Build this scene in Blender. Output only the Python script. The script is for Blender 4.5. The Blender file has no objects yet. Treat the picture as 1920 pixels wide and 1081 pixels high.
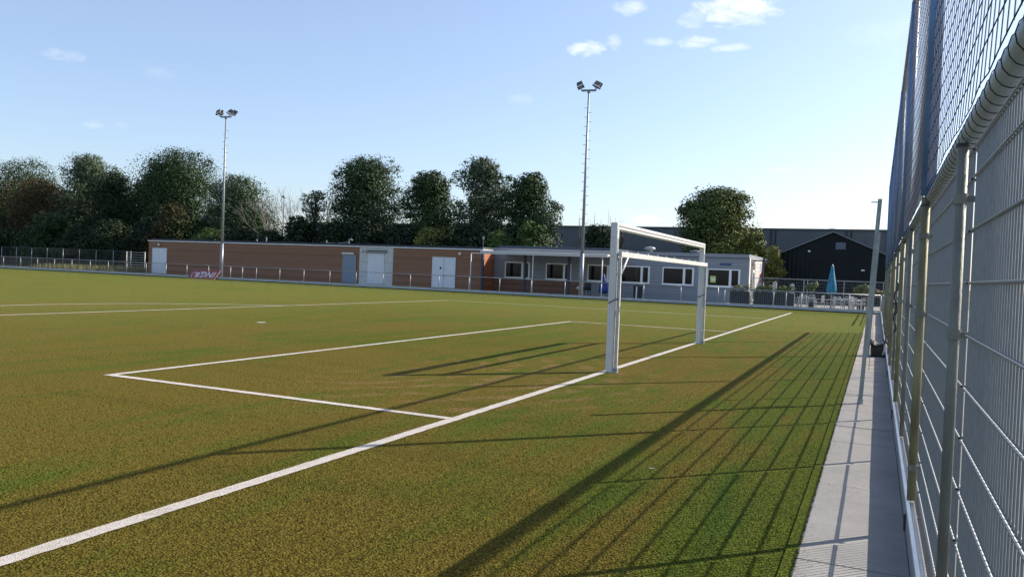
import bpy, math, random
import numpy as np
from mathutils import Vector, Matrix
random.seed(7); RNG=np.random.default_rng(7)
R=math.radians
S=bpy.context.scene
COL=S.collection
# ------------------------------------------------------------------ camera
cam_d=bpy.data.cameras.new('camera'); cam=bpy.data.objects.new('camera',cam_d); COL.objects.link(cam); S.camera=cam
yaw,pitch,roll=-0.42846184,-0.02114052,0.03934927
fw=Vector((math.sin(yaw)*math.cos(pitch),math.cos(yaw)*math.cos(pitch),math.sin(pitch)))
rt=Vector((math.cos(yaw),-math.sin(yaw),0)); up=rt.cross(fw)
c_,s_=math.cos(roll),math.sin(roll)
r2=c_*rt+s_*up; u2=-s_*rt+c_*up
M=Matrix((( r2.x,u2.x,-fw.x,4.1775589),(r2.y,u2.y,-fw.y,-13.2523679),(r2.z,u2.z,-fw.z,1.6547909),(0,0,0,1)))
cam.matrix_world=M
cam_d.sensor_width=36; cam_d.lens=36*1496.2578/1920; cam_d.clip_start=.05; cam_d.clip_end=3000
# ------------------------------------------------------------------ light
SUN_EL=33.0; SUN_AZ=42.4                     # azimuth from +Y towards +X
S.view_settings.view_transform='Standard'; S.view_settings.look='None'; S.view_settings.exposure=0.77; S.view_settings.gamma=1
w=bpy.data.worlds.new('World'); S.world=w; w.use_nodes=True
nt=w.node_tree; nt.nodes.clear()
def N(nt,t,**k):
    n=nt.nodes.new(t)
    for a,b in k.items():
        if a=='i':
            for kk,v in b.items(): n.inputs[kk].default_value=v
        else: setattr(n,a,b)
    return n
L=lambda nt,a,b: nt.links.new(a,b)
sky=N(nt,'ShaderNodeTexSky',sky_type='NISHITA',sun_disc=False,sun_elevation=R(SUN_EL),sun_rotation=R(SUN_AZ),altitude=0,air_density=1.0,dust_density=1.2,ozone_density=2.6)
bg=N(nt,'ShaderNodeBackground',i={'Strength':0.112}); out=N(nt,'ShaderNodeOutputWorld')
# small clouds: soft wisps around fixed sky directions, broken up by noise
geo=N(nt,'ShaderNodeTexCoord')
def sdir(px,py):
    d=r2*((px-960)/1496.2578)+u2*((540.5-py)/1496.2578)+fw
    return d.normalized()
noise=N(nt,'ShaderNodeTexNoise',i={'Scale':34.0,'Detail':9.0,'Roughness':.62,'Distortion':.35})
mp=N(nt,'ShaderNodeMapping'); mp.inputs['Scale'].default_value=(1,1,2.2)
L(nt,geo.outputs['Generated'],mp.inputs['Vector']); L(nt,mp.outputs[0],noise.inputs['Vector'])
acc=None
# direction, half width, half height (radians), strength
CL=[(1385,16,.056,.023,.95),(1182,14,.024,.011,.62),(1102,92,.028,.012,.85),(1315,80,.030,.0095,.8),(1362,90,.030,.006,.62),(1235,78,.022,.006,.4),(1212,411,.020,.008,.7),(1300,34,.022,.012,.5),
    (118,103,.026,.007,.30),(176,232,.014,.006,.22),(230,238,.012,.006,.16),(1462,318,.02,.006,.18),(980,185,.02,.008,.15),(1150,80,.012,.010,.45),(1700,60,.08,.02,.12),(305,140,.02,.01,.08)]
for (x,y,a,b,s) in CL:
    d=sdir(x,y); side=Vector((d.y,-d.x,0)).normalized(); upv=side.cross(d)
    def dot(v,scale):
        n=N(nt,'ShaderNodeVectorMath',operation='DOT_PRODUCT'); L(nt,geo.outputs['Generated'],n.inputs[0]); n.inputs[1].default_value=v/scale
        o=N(nt,'ShaderNodeMath',operation='SUBTRACT'); L(nt,n.outputs['Value'],o.inputs[0]); o.inputs[1].default_value=d.dot(v)/scale
        p=N(nt,'ShaderNodeMath',operation='POWER'); ab=N(nt,'ShaderNodeMath',operation='ABSOLUTE'); L(nt,o.outputs[0],ab.inputs[0]); L(nt,ab.outputs[0],p.inputs[0]); p.inputs[1].default_value=2.0
        return p.outputs[0]
    su=N(nt,'ShaderNodeMath',operation='ADD'); L(nt,dot(side,a),su.inputs[0]); L(nt,dot(upv,b),su.inputs[1])
    fall=N(nt,'ShaderNodeMath',operation='SUBTRACT',use_clamp=False); fall.inputs[0].default_value=1.0; L(nt,su.outputs[0],fall.inputs[1])
    # cloud = clamp( (fall*0.9 + noise -0.75) * k )
    m1=N(nt,'ShaderNodeMath',operation='MULTIPLY_ADD'); L(nt,fall.outputs[0],m1.inputs[0]); m1.inputs[1].default_value=.30
    nn=N(nt,'ShaderNodeMath',operation='SUBTRACT'); L(nt,noise.outputs['Fac'],nn.inputs[0]); nn.inputs[1].default_value=.56
    L(nt,nn.outputs[0],m1.inputs[2])
    m2=N(nt,'ShaderNodeMath',operation='MULTIPLY',use_clamp=True); L(nt,m1.outputs[0],m2.inputs[0]); m2.inputs[1].default_value=2.1
    m3=N(nt,'ShaderNodeMath',operation='MULTIPLY'); L(nt,m2.outputs[0],m3.inputs[0]); m3.inputs[1].default_value=s
    if acc is None: acc=m3.outputs[0]
    else:
        mx=N(nt,'ShaderNodeMath',operation='MAXIMUM'); L(nt,acc,mx.inputs[0]); L(nt,m3.outputs[0],mx.inputs[1]); acc=mx.outputs[0]
hz=N(nt,'ShaderNodeMix',data_type='RGBA'); hz.inputs[0].default_value=.17; L(nt,sky.outputs[0],hz.inputs[6]); hz.inputs[7].default_value=(4.6,5.2,7.2,1)   # thin high haze
mixc=N(nt,'ShaderNodeMix',data_type='RGBA',clamp_factor=True); L(nt,acc,mixc.inputs[0]); L(nt,hz.outputs[2],mixc.inputs[6]); mixc.inputs[7].default_value=(7.6,7.5,7.4,1)
L(nt,mixc.outputs[2],bg.inputs['Color']); L(nt,bg.outputs[0],out.inputs['Surface'])
sl=bpy.data.lights.new('sun','SUN'); sl.energy=4.9; sl.angle=R(.42); sl.color=(1,.90,.76)
so=bpy.data.objects.new('sun',sl); COL.objects.link(so)
sd=Vector((math.sin(R(SUN_AZ))*math.cos(R(SUN_EL)),math.cos(R(SUN_AZ))*math.cos(R(SUN_EL)),math.sin(R(SUN_EL))))
so.rotation_euler=sd.to_track_quat('Z','Y').to_euler(); so.location=(30,30,40)
# ------------------------------------------------------------------ helpers
class MB:
    def __init__(s): s.v=[]; s.f=[]; s.m=[]
    def add(s,v,f,mi=0):
        o=len(s.v); s.v+= [tuple(x) for x in v]; s.f+=[tuple(i+o for i in q) for q in f]; s.m+=[mi]*len(f); return s
    def box(s,a,b,mi=0,rot=0,c=None,bev=0):
        (x0,y0,z0),(x1,y1,z1)=a,b
        v=[(x0,y0,z0),(x1,y0,z0),(x1,y1,z0),(x0,y1,z0),(x0,y0,z1),(x1,y0,z1),(x1,y1,z1),(x0,y1,z1)]
        if rot:
            cx,cy=c if c else ((x0+x1)/2,(y0+y1)/2); co,si=math.cos(rot),math.sin(rot)
            v=[(cx+(x-cx)*co-(y-cy)*si,cy+(x-cx)*si+(y-cy)*co,z) for x,y,z in v]
        return s.add(v,[(0,3,2,1),(4,5,6,7),(0,1,5,4),(1,2,6,5),(2,3,7,6),(3,0,4,7)],mi)
    def tube(s,pts,r,n=8,mi=0,cap=True):
        pts=[Vector(p) for p in pts]; rr=r if isinstance(r,(list,tuple)) else [r]*len(pts)
        o=len(s.v); prev=None
        for i,p in enumerate(pts):
            t=(pts[min(i+1,len(pts)-1)]-pts[max(i-1,0)]).normalized()
            if prev is None:
                a=Vector((0,0,1)) if abs(t.z)<.9 else Vector((1,0,0)); e=t.cross(a).normalized()
            else:
                e=(prev-t*prev.dot(t)).normalized()
            prev=e; g=t.cross(e)
            for k in range(n):
                an=2*math.pi*(k+.5)/n; q=p+(e*math.cos(an)+g*math.sin(an))*rr[i]; s.v.append((q.x,q.y,q.z))
        for i in range(len(pts)-1):
            for k in range(n):
                a=o+i*n+k; b=o+i*n+(k+1)%n; s.f.append((a,b,b+n,a+n)); s.m.append(mi)
        if cap:
            s.f.append(tuple(o+k for k in range(n))[::-1]); s.m.append(mi)
            e=o+(len(pts)-1)*n; s.f.append(tuple(e+k for k in range(n))); s.m.append(mi)
        return s
    def prism(s,poly,axis,a,b,mi=0):
        n=len(poly)
        def P(u,v,w): return {'x':(w,u,v),'y':(u,w,v),'z':(u,v,w)}[axis]
        v=[P(u,q,a) for u,q in poly]+[P(u,q,b) for u,q in poly]
        return s.add(v,[tuple(range(n))[::-1],tuple(range(n,2*n))]+[(i,(i+1)%n,n+(i+1)%n,n+i) for i in range(n)],mi)
    def lathe(s,prof,c=(0,0),n=16,mi=0,wob=0):
        o=len(s.v)
        for j,(r,z) in enumerate(prof):
            for k in range(n):
                a=2*math.pi*k/n; q=r*(1+wob*math.cos(a*4)*(1 if k%2 else 1))
                s.v.append((c[0]+q*math.cos(a),c[1]+q*math.sin(a),z))
        for j in range(len(prof)-1):
            for k in range(n):
                a=o+j*n+k; b=o+j*n+(k+1)%n; s.f.append((a,b,b+n,a+n)); s.m.append(mi)
        s.f.append(tuple(o+k for k in range(n))[::-1]); s.m.append(mi)
        e=o+(len(prof)-1)*n; s.f.append(tuple(e+k for k in range(n))); s.m.append(mi)
        return s
    def build(s,name,mats,parent=None,smooth=False,loc=None,bevel=0):
        me=bpy.data.meshes.new(name); me.from_pydata(s.v,[],s.f)
        if not isinstance(mats,(list,tuple)): mats=[mats]
        for m in mats: me.materials.append(m)
        if len(mats)>1: me.polygons.foreach_set('material_index',s.m)
        if smooth: me.polygons.foreach_set('use_smooth',[True]*len(me.polygons))
        me.update()
        o=bpy.data.objects.new(name,me); COL.objects.link(o)
        if parent: o.parent=parent
        if loc: o.location=loc
        if bevel:
            b=o.modifiers.new('bevel','BEVEL'); b.width=bevel; b.segments=2; b.limit_method='ANGLE'
        return o
def tag(o,label=None,cat=None,group=None,kind=None):
    if label: o['label']=label
    if cat: o['category']=cat
    if group: o['group']=group
    if kind: o['kind']=kind
    return o
def empty(name,loc,label,cat,group=None,rz=0):
    o=bpy.data.objects.new(name,None); COL.objects.link(o); o.location=loc; o.rotation_euler=(0,0,rz); o.empty_display_size=.2
    return tag(o,label,cat,group)
def kids(o): return [x for x in bpy.data.objects if x.parent==o]
def copy_tree(o,parent=None):
    c=o.copy(); COL.objects.link(c); c.parent=parent
    for ch in kids(o): copy_tree(ch,c)
    return c
# ------------------------------------------------------------------ materials
def mat(name,col,rough=.6,metal=0,var=.12,scale=6.0,bump=0,bscale=40,spec=.5,col2=None,stretch=None,trans=0):
    m=bpy.data.materials.new(name); m.use_nodes=True; t=m.node_tree; b=t.nodes['Principled BSDF']
    b.inputs['Roughness'].default_value=rough; b.inputs['Metallic'].default_value=metal; b.inputs['Specular IOR Level'].default_value=spec
    tc=N(t,'ShaderNodeTexCoord'); mp=N(t,'ShaderNodeMapping'); L(t,tc.outputs['Object'],mp.inputs['Vector'])
    if stretch: mp.inputs['Scale'].default_value=stretch
    n=N(t,'ShaderNodeTexNoise',i={'Scale':scale,'Detail':6.0,'Roughness':.65}); L(t,mp.outputs[0],n.inputs['Vector'])
    r=N(t,'ShaderNodeValToRGB'); L(t,n.outputs['Fac'],r.inputs[0])
    c2=col2 if col2 else tuple(min(1,c*(1+var)) for c in col)
    c1=col if col2 else tuple(c*(1-var) for c in col)
    r.color_ramp.elements[0].position=.35; r.color_ramp.elements[1].position=.65
    r.color_ramp.elements[0].color=(*c1,1); r.color_ramp.elements[1].color=(*c2,1)
    L(t,r.outputs[0],b.inputs['Base Color'])
    if bump:
        n2=N(t,'ShaderNodeTexNoise',i={'Scale':bscale,'Detail':4.0}); L(t,mp.outputs[0],n2.inputs['Vector'])
        bp=N(t,'ShaderNodeBump',i={'Strength':bump,'Distance':.01}); L(t,n2.outputs['Fac'],bp.inputs['Height']); L(t,bp.outputs[0],b.inputs['Normal'])
    return m
galv=mat('galvanised_steel',(.34,.36,.375),.50,.35,.18,14,.15,120)
galv_post=mat('turf_tinted_post',(.205,.195,.115),.62,.25,.3,5,.2,90,spec=.2,stretch=(1,1,.4))  # yellow-green cast reflected by the turf put into the zinc colour
post_grey=mat('dull_zinc_post',(.17,.175,.155),.6,.3,.25,6,.2,90,spec=.2,stretch=(1,1,.4))
polem_=mat('sky_tinted_pole',(.10,.20,.40),.45,.2,.12,6)  # sky reflection on the galvanised net poles put into the colour
galv_wire=mat('galvanised_wire',(.20,.22,.24),.5,.3,.1,20)
white_al=mat('white_aluminium',(.60,.60,.60),.35,0,.05,5,.05,60)
white_old=mat('weathered_white_plastic',(.46,.46,.45),.55,0,.16,9,.2,50)
rail_m=mat('grey_rail_steel',(.25,.27,.29),.45,.55,.12,5)
black=mat('black_rubber',(.018,.018,.02),.6,0,.3,20)
netm=mat('navy_netting',(.016,.032,.075),.7,0,.2,8)
ropem=mat('black_lacing_cord',(.015,.015,.018),.7)
concrete=mat('grey_concrete',(.30,.29,.275),.85,0,.12,5,.3,60)
kerbm=mat('kerb_plastic',(.40,.43,.46),.6,0,.10,3,.1,30)
darkgap=mat('gap_and_foot_dark',(.02,.02,.02),.9)
# --- turf
def turf_material():
    m=bpy.data.materials.new('artificial_turf'); m.use_nodes=True; t=m.node_tree; b=t.nodes['Principled BSDF']
    b.inputs['Roughness'].default_value=.9; b.inputs['Specular IOR Level'].default_value=.03
    g=N(t,'ShaderNodeNewGeometry'); sep=N(t,'ShaderNodeSeparateXYZ'); L(t,g.outputs['Position'],sep.inputs[0])
    def noise(scale,stretch=(1,1,1),detail=5,rough=.6,dist=0,rot=0):
        mp=N(t,'ShaderNodeMapping'); mp.inputs['Scale'].default_value=stretch; mp.inputs['Rotation'].default_value=(0,0,rot); L(t,g.outputs['Position'],mp.inputs['Vector'])
        n=N(t,'ShaderNodeTexNoise',i={'Scale':scale,'Detail':detail,'Roughness':rough,'Distortion':dist}); L(t,mp.outputs[0],n.inputs['Vector']); return n.outputs['Fac']
    def ramp(v,stops):
        r=N(t,'ShaderNodeValToRGB'); L(t,v,r.inputs[0]); e=r.color_ramp.elements
        e[0].position,e[0].color=stops[0][0],(*stops[0][1],1); e[1].position,e[1].color=stops[-1][0],(*stops[-1][1],1)
        for p,c in stops[1:-1]: k=e.new(p); k.color=(*c,1)
        return r.outputs[0]
    def rng(v,a,b,c=0.,d=1.,smooth=True):
        n=N(t,'ShaderNodeMapRange',interpolation_type='SMOOTHSTEP' if smooth else 'LINEAR'); L(t,v,n.inputs[0]); n.inputs[1].default_value=a; n.inputs[2].default_value=b; n.inputs[3].default_value=c; n.inputs[4].default_value=d; return n.outputs[0]
    def ma(op,a,b_=None,clamp=False):
        n=N(t,'ShaderNodeMath',operation=op,use_clamp=clamp)
        for i,v in enumerate((a,b_)):
            if v is None: continue
            if isinstance(v,(int,float)): n.inputs[i].default_value=v
            else: L(t,v,n.inputs[i])
        return n.outputs[0]
    def mix(f,a,b_,bt='MIX'):
        n=N(t,'ShaderNodeMix',data_type='RGBA',blend_type=bt,clamp_factor=True)
        for i,v in ((0,f),(6,a),(7,b_)):
            if isinstance(v,(int,float)): n.inputs[i].default_value=v
            elif isinstance(v,tuple): n.inputs[i].default_value=(*v,1)
            else: L(t,v,n.inputs[i])
        return n.outputs[2]
    brown=(.118,.092,.017); green=(.074,.096,.012); tan=(.190,.122,.052); lush=(.036,.072,.011)
    X,Y=sep.outputs['X'],sep.outputs['Y']
    # worn brown infill against green fibre: long patches along the goal line
    big=noise(.22,(1.6,.7,1),6,.62,.5)
    streak=noise(1.1,(1.8,.32,1),6,.62,.4,rot=-.25)
    gm=ma('ADD',ma('MULTIPLY',big,.55),ma('MULTIPLY',streak,.55))
    # the strip next to the paving keeps its fibre (hardly walked on)
    edge=rng(X,1.8,3.7,0,.13); far=rng(Y,16,30,0,.05)
    goalwear=rng(Y,0,12,0,.06)
    gm=ma('ADD',ma('ADD',gm,ma('ADD',edge,goalwear)),far)
    f=rng(gm,.50,.68)
    base=mix(f,brown,green)
    lushf=ma('MULTIPLY',rng(ma('ADD',streak,ma('MULTIPLY',edge,.9)),.63,.80),.70)
    base=mix(lushf,base,lush)
    # tan swirls of infill left by feet and machines in front of the goal
    wv=N(t,'ShaderNodeTexWave',wave_type='RINGS',rings_direction='Z',i={'Scale':.55,'Distortion':7.0,'Detail':3.0,'Detail Scale':.8})
    mp=N(t,'ShaderNodeMapping'); mp.inputs['Location'].default_value=(4.5,1.5,0); L(t,g.outputs['Position'],mp.inputs['Vector']); L(t,mp.outputs[0],wv.inputs['Vector'])
    dx=ma('MULTIPLY',ma('ADD',X,1.1),.42); dy=ma('MULTIPLY',ma('ADD',Y,2.2),.26)
    dist=ma('ADD',ma('MULTIPLY',dx,dx),ma('MULTIPLY',dy,dy))
    gmask=rng(dist,.25,1.5,1,0)
    sw=ma('MULTIPLY',gmask,ma('MULTIPLY',rng(wv.outputs['Fac'],.45,.9),rng(noise(2.2,detail=5),.40,.62)))
    base=mix(ma('MULTIPLY',sw,.75),base,tan)
    # faint passes of the brushing machine
    wl=noise(.6,(.25,2.2,1),4,.6,1.0,rot=.35)
    base=mix(ma('MULTIPLY',rng(wl,.50,.72),.30),base,(.05,.06,.008))
    # grazing sheen and fibre lie painted in: far field lighter, last metres before the kerb darker green
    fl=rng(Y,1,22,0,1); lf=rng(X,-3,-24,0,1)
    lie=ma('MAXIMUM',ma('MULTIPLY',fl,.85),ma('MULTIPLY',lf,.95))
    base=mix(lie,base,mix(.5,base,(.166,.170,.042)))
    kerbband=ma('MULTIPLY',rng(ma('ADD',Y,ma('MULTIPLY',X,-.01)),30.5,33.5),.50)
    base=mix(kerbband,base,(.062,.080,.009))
    # fine fibre grain
    fine=noise(70,detail=3,rough=.7); mid=noise(24,detail=3,rough=.6)
    k1=rng(fine,.34,.66,.45,1.60,False); k2=rng(mid,.3,.7,.75,1.26,False)
    vo=N(t,'ShaderNodeTexVoronoi',feature='F1',i={'Scale':62.0,'Randomness':1.0}); L(t,g.outputs['Position'],vo.inputs['Vector'])
    k3=rng(vo.outputs['Distance'],.25,.85,1.15,.55)
    kk=ma('MULTIPLY',ma('MULTIPLY',k1,k2),k3)
    hs=N(t,'ShaderNodeVectorMath',operation='SCALE'); L(t,base,hs.inputs[0]); L(t,kk,hs.inputs['Scale'])
    spk=noise(160,detail=1,rough=.5); base2=mix(ma('MULTIPLY',rng(spk,.70,.76),.55),hs.outputs[0],(.34,.31,.16))
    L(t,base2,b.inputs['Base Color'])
    hgt=ma('SUBTRACT',ma('ADD',ma('MULTIPLY',fine,.5),ma('MULTIPLY',mid,.5)),ma('MULTIPLY',vo.outputs['Distance'],.5))
    bp=N(t,'ShaderNodeBump',i={'Strength':1.0,'Distance':.022}); L(t,hgt,bp.inputs['Height']); L(t,bp.outputs[0],b.inputs['Normal'])
    b.inputs['Sheen Weight'].default_value=0; b.inputs['Sheen Roughness'].default_value=.5; b.inputs['Sheen Tint'].default_value=(.9,.9,.5,1)
    return m
turf=turf_material()
def paint_material():
    m=mat('white_turf_line',(.40,.36,.32),.9,0,.2,110,1.0,140,spec=.05,col2=(.64,.60,.55))
    t=m.node_tree; b=t.nodes['Principled BSDF']; src=b.inputs['Base Color'].links[0].from_socket
    g=N(t,'ShaderNodeNewGeometry'); n=N(t,'ShaderNodeTexNoise',i={'Scale':3.2,'Detail':8.0,'Roughness':.75}); L(t,g.outputs['Position'],n.inputs['Vector'])
    r=N(t,'ShaderNodeMapRange'); L(t,n.outputs['Fac'],r.inputs[0]); r.inputs[1].default_value=.48; r.inputs[2].default_value=.72; r.inputs[3].default_value=0; r.inputs[4].default_value=.45
    mx=N(t,'ShaderNodeMix',data_type='RGBA'); L(t,r.outputs[0],mx.inputs[0]); L(t,src,mx.inputs[6]); mx.inputs[7].default_value=(.20,.17,.10,1); L(t,mx.outputs[2],b.inputs['Base Color'])
    return m
linem=paint_material()
def slab_material():
    m=bpy.data.materials.new('concrete_slabs'); m.use_nodes=True; t=m.node_tree; b=t.nodes['Principled BSDF']; b.inputs['Roughness'].default_value=.85
    g=N(t,'ShaderNodeNewGeometry')
    n1=N(t,'ShaderNodeTexNoise',i={'Scale':1.7,'Detail':8.0,'Roughness':.7}); L(t,g.outputs['Position'],n1.inputs['Vector'])
    n2=N(t,'ShaderNodeTexNoise',i={'Scale':60.0,'Detail':5.0,'Roughness':.7}); L(t,g.outputs['Position'],n2.inputs['Vector'])
    r=N(t,'ShaderNodeValToRGB'); L(t,n1.outputs['Fac'],r.inputs[0]); r.color_ramp.elements[0].position=.32; r.color_ramp.elements[1].position=.68
    r.color_ramp.elements[0].color=(.235,.23,.22,1); r.color_ramp.elements[1].color=(.325,.315,.30,1)
    mx=N(t,'ShaderNodeMix',data_type='RGBA',blend_type='MULTIPLY',i={0:.35}); L(t,r.outputs[0],mx.inputs[6]); L(t,n2.outputs['Color'],mx.inputs[7]); L(t,mx.outputs[2],b.inputs['Base Color'])
    bp=N(t,'ShaderNodeBump',i={'Strength':.35,'Distance':.004}); L(t,n2.outputs['Fac'],bp.inputs['Height']); L(t,bp.outputs[0],b.inputs['Normal'])
    return m
slabm=slab_material()
paverm=mat('clay_pavers',(.26,.225,.195),.9,0,.2,3,.3,50,col2=(.36,.325,.295))
groundm=mat('paved_ground',(.22,.215,.20),.9,0,.15,.4,.2,20)
roughgrass=mat('rough_grass',(.045,.065,.018),.95,0,.3,2,.6,30,col2=(.12,.11,.045))
# ------------------------------------------------------------------ ground
def sheet(name,x0,y0,x1,y1,z,m,kind='structure',thick=None):
    mb=MB()
    if thick: mb.box((x0,y0,z-thick),(x1,y1,z))
    else: mb.add([(x0,y0,z),(x1,y0,z),(x1,y1,z),(x0,y1,z)],[(0,1,2,3)])
    o=mb.build(name,m); tag(o,kind=kind); return o
sheet('ground',-900,-500,900,1500,-.14,roughgrass)
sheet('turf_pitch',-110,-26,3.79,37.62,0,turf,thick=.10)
sheet('clubhouse_paving',-72.5,38.0,16,49.9,-.012,groundm,thick=.05)
sheet('yard_paving',-4.2,49.95,16,60,-.016,groundm,thick=.05)
sheet('service_yard',4.62,-26,16,37.5,-.03,mat('grey_gravel',(.20,.20,.195),.95,0,.2,8,.6,80),thick=.05)
sheet('rough_grass_strip',-190,38.2,-72.6,300,-.03,roughgrass,thick=.05)
sheet('sand_strip',4.475,-20,4.60,37.2,.03,mat('sandy_strip',(.30,.26,.20),.95,0,.2,10,.5,60),thick=.08)
# paving along the fence: 2 m concrete slabs, then rows of small pavers
mb=MB(); random.seed(3)
y=-16.2
while y<3.7:
    dz=random.uniform(-.003,.002)
    st=2.0 if y<-4.3 else 1.0
    mb.box((3.80,y+.006,-.08),(4.422,y+st-.006,.010+dz)); y+=st
o=mb.build('concrete_slab_path',slabm,bevel=.004); tag(o,kind='structure')
mb=MB(); y=3.80
while y<36.9:
    for k,(a,b_) in enumerate(((3.80,4.10),(4.104,4.420))):
        mb.box((a+.003,y+.004,-.08),(b_-.003,y+.292,.008+random.uniform(-.003,.003)))
    y+=.30
o=mb.build('paver_path',paverm); tag(o,kind='structure')
# ragged cut edge of the carpet over the slabs
mb=MB(); y=-16.0
while y<36.9:
    a,b_=3.806+random.uniform(-.004,.016),y+.035; mb.v+=[(3.74,y,.0145),(a,y,.0145)]; y=b_
nv=len(mb.v)//2
for i in range(nv-1): mb.f.append((2*i,2*i+1,2*i+3,2*i+2)); mb.m.append(0)
o=mb.build('turf_edge',turf); tag(o,kind='structure')
# pitch markings
def strip(mb,p,q,wd,z=.006,jit=.006,step=.06):
    p,q=Vector((*p,0)),Vector((*q,0)); d=q-p; n=max(2,int(d.length/step)); nx=Vector((-d.y,d.x,0)).normalized(); o=len(mb.v)
    for i in range(n+1):
        c=p+d*i/n
        for s in (-1,1):
            v=c+nx*s*(wd/2+random.uniform(-jit,jit)); mb.v.append((v.x,v.y,z))
    for i in range(n):
        a=o+2*i; mb.f.append((a,a+2,a+3,a+1)); mb.m.append(0)
W=.12; cy=3.66
mb=MB()
strip(mb,(0,-26),(0,32.66),.125,z=.007)
o=mb.build('goal_line_marking',linem); tag(o,kind='structure')
mb=MB()
strip(mb,(-.07,cy-9.16),(-5.5,cy-9.16),W); strip(mb,(-5.44,cy-9.1),(-5.44,cy+9.1),W,z=.0065); strip(mb,(-.07,cy+9.16),(-5.5,cy+9.16),W)
o=mb.build('goal_area_marking',linem); tag(o,kind='structure')
mb=MB()
strip(mb,(-.07,cy-20.16),(-16.5,cy-20.16),W,step=.3); strip(mb,(-16.44,cy-20.1),(-16.44,cy+20.1),W,z=.0065,step=.3); strip(mb,(-.07,cy+20.16),(-16.5,cy+20.16),W,step=.3)
a0=math.acos(5.5/9.15); n=40
for i in range(n):
    a=-a0+2*a0*i/n; b_=-a0+2*a0*(i+1)/n
    strip(mb,(-11-9.15*math.cos(a),cy+9.15*math.sin(a)),(-11-9.15*math.cos(b_),cy+9.15*math.sin(b_)),W,z=.0055,step=.3)
o=mb.build('penalty_area_marking',linem); tag(o,kind='structure')
mb=MB(); strip(mb,(-105,32.6),(0,32.6),W,step=.5); o=mb.build('touch_line_marking',linem); tag(o,kind='structure')
mb=MB(); mb.add([( -11+.13*math.cos(k*math.pi/8),cy+.13*math.sin(k*math.pi/8),.008) for k in range(16)],[tuple(range(16))]); o=mb.build('penalty_spot_marking',linem); tag(o,kind='structure')

# ------------------------------------------------------------------ turf fibre near the camera (stuff)
def blades(name,x0,x1,y0,y1,n,h,mats,seed):
    g=np.random.default_rng(seed)
    # density falls with distance from the camera
    x=g.uniform(x0,x1,n*3); y=g.uniform(y0,y1,n*3)
    d=np.hypot(x-4.18,y+13.25); keep=g.random(n*3)<np.clip((3.5/d)**2.2,0,1)*np.clip((12.5-d)/6,0,1); x=x[keep][:n]; y=y[keep][:n]; n=len(x)
    d=np.hypot(x-4.18,y+13.25)
    a=g.uniform(0,2*np.pi,n); wd=(.0016+.0003*d)*g.uniform(.6,1.2,n); hh=h*g.uniform(.4,1.15,n); le=hh*g.uniform(.2,1.3,n); la=g.uniform(0,2*np.pi,n)
    V=np.zeros((n,3,3)); dx=np.cos(a)*wd; dy=np.sin(a)*wd
    V[:,0]=np.c_[x-dx,y-dy,np.full(n,-.002)]; V[:,1]=np.c_[x+dx,y+dy,np.full(n,-.002)]; V[:,2]=np.c_[x+le*np.cos(la),y+le*np.sin(la),hh]
    me=bpy.data.meshes.new(name); me.vertices.add(3*n); me.vertices.foreach_set('co',V.ravel()); me.loops.add(3*n); me.loops.foreach_set('vertex_index',np.arange(3*n,dtype=np.int32))
    me.polygons.add(n); me.polygons.foreach_set('loop_start',np.arange(n,dtype=np.int32)*3); me.polygons.foreach_set('loop_total',np.full(n,3,dtype=np.int32))
    me.materials.append(mats); me.update(); me.validate()
    o=bpy.data.objects.new(name,me); COL.objects.link(o); tag(o,'short artificial grass fibres standing on the pitch','turf fibre',kind='stuff'); return o
def blade_mat():
    m=turf.copy(); m.name='turf_fibre'; t=m.node_tree
    for n in list(t.nodes):
        if n.type=='BUMP': t.nodes.remove(n)
    b=t.nodes['Principled BSDF']; b.inputs['Roughness'].default_value=.5
    return m
blades('turf_fibre',-6,3.83,-12.5,-1,260000,.013,blade_mat(),5)

# ------------------------------------------------------------------ fence along the right
FX=4.5
fence=empty('mesh_fence',(FX,-12.25,0),'tall galvanised double-wire mesh fence with round posts along the slab path at right','fence')
def child(mb,name,m,parent,smooth=False,bevel=0,**k):
    # meshes are given in world space: shift into the parent's frame
    inv=parent.matrix_world.copy() if False else None
    par=parent; off=Vector((0,0,0))
    while par: off+=par.location; par=par.parent
    mb.v=[(x-off.x,y-off.y,z-off.z) for x,y,z in mb.v]
    return mb.build(name,m,parent,smooth,bevel=bevel)
ys=[-12.25+2.5*i for i in range(13)]        # ..17.75
for i in range(12):
    a,b_=ys[i]+.03,ys[i+1]-.03; mb=MB()
    y=a+.01
    while y<b_:
        mb.tube([(FX,y,.05),(FX,y,2.20)],.0034,6 if y<-5 else 4,cap=False); y+=.05
    for k in range(12):
        z=.08+.2*k if k<11 else 2.195
        for dx in (-.007,.007): mb.tube([(FX+dx,a,z),(FX+dx,b_,z)],.0046,6,cap=False)
    child(mb,'mesh_panel',galv_wire,fence)
for i,y in enumerate(ys):
    tall=(i%2==0); r=.0275 if tall else .020; px=FX-.05 if tall else FX-.045
    mb=MB(); mb.tube([(px,y,-.05),(px,y,2.26 if tall else 2.20)],r,20)
    post=child(mb,'post',galv_post if tall else post_grey,fence,True)
    for z in (.45,1.48,2.0):
        m2=MB(); m2.tube([(px,y,z-.02),(px,y,z+.02)],r+.004,20); m2.box((px,y-.006,z-.012),(FX+.012,y+.006,z+.012)); child(m2,'clamp',post_grey,post)
    m2=MB(); m2.tube([(px,y,2.2),(px,y,2.212)],r+.003,16); child(m2,'post_cap',black,post)
    if tall:
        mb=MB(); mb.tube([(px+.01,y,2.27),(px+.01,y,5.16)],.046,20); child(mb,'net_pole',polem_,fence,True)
        mb=MB(); mb.tube([(px+.01,y,.02),(px+.01,y,.12)],.05,16); child(mb,'post_foot',darkgap,post)
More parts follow.
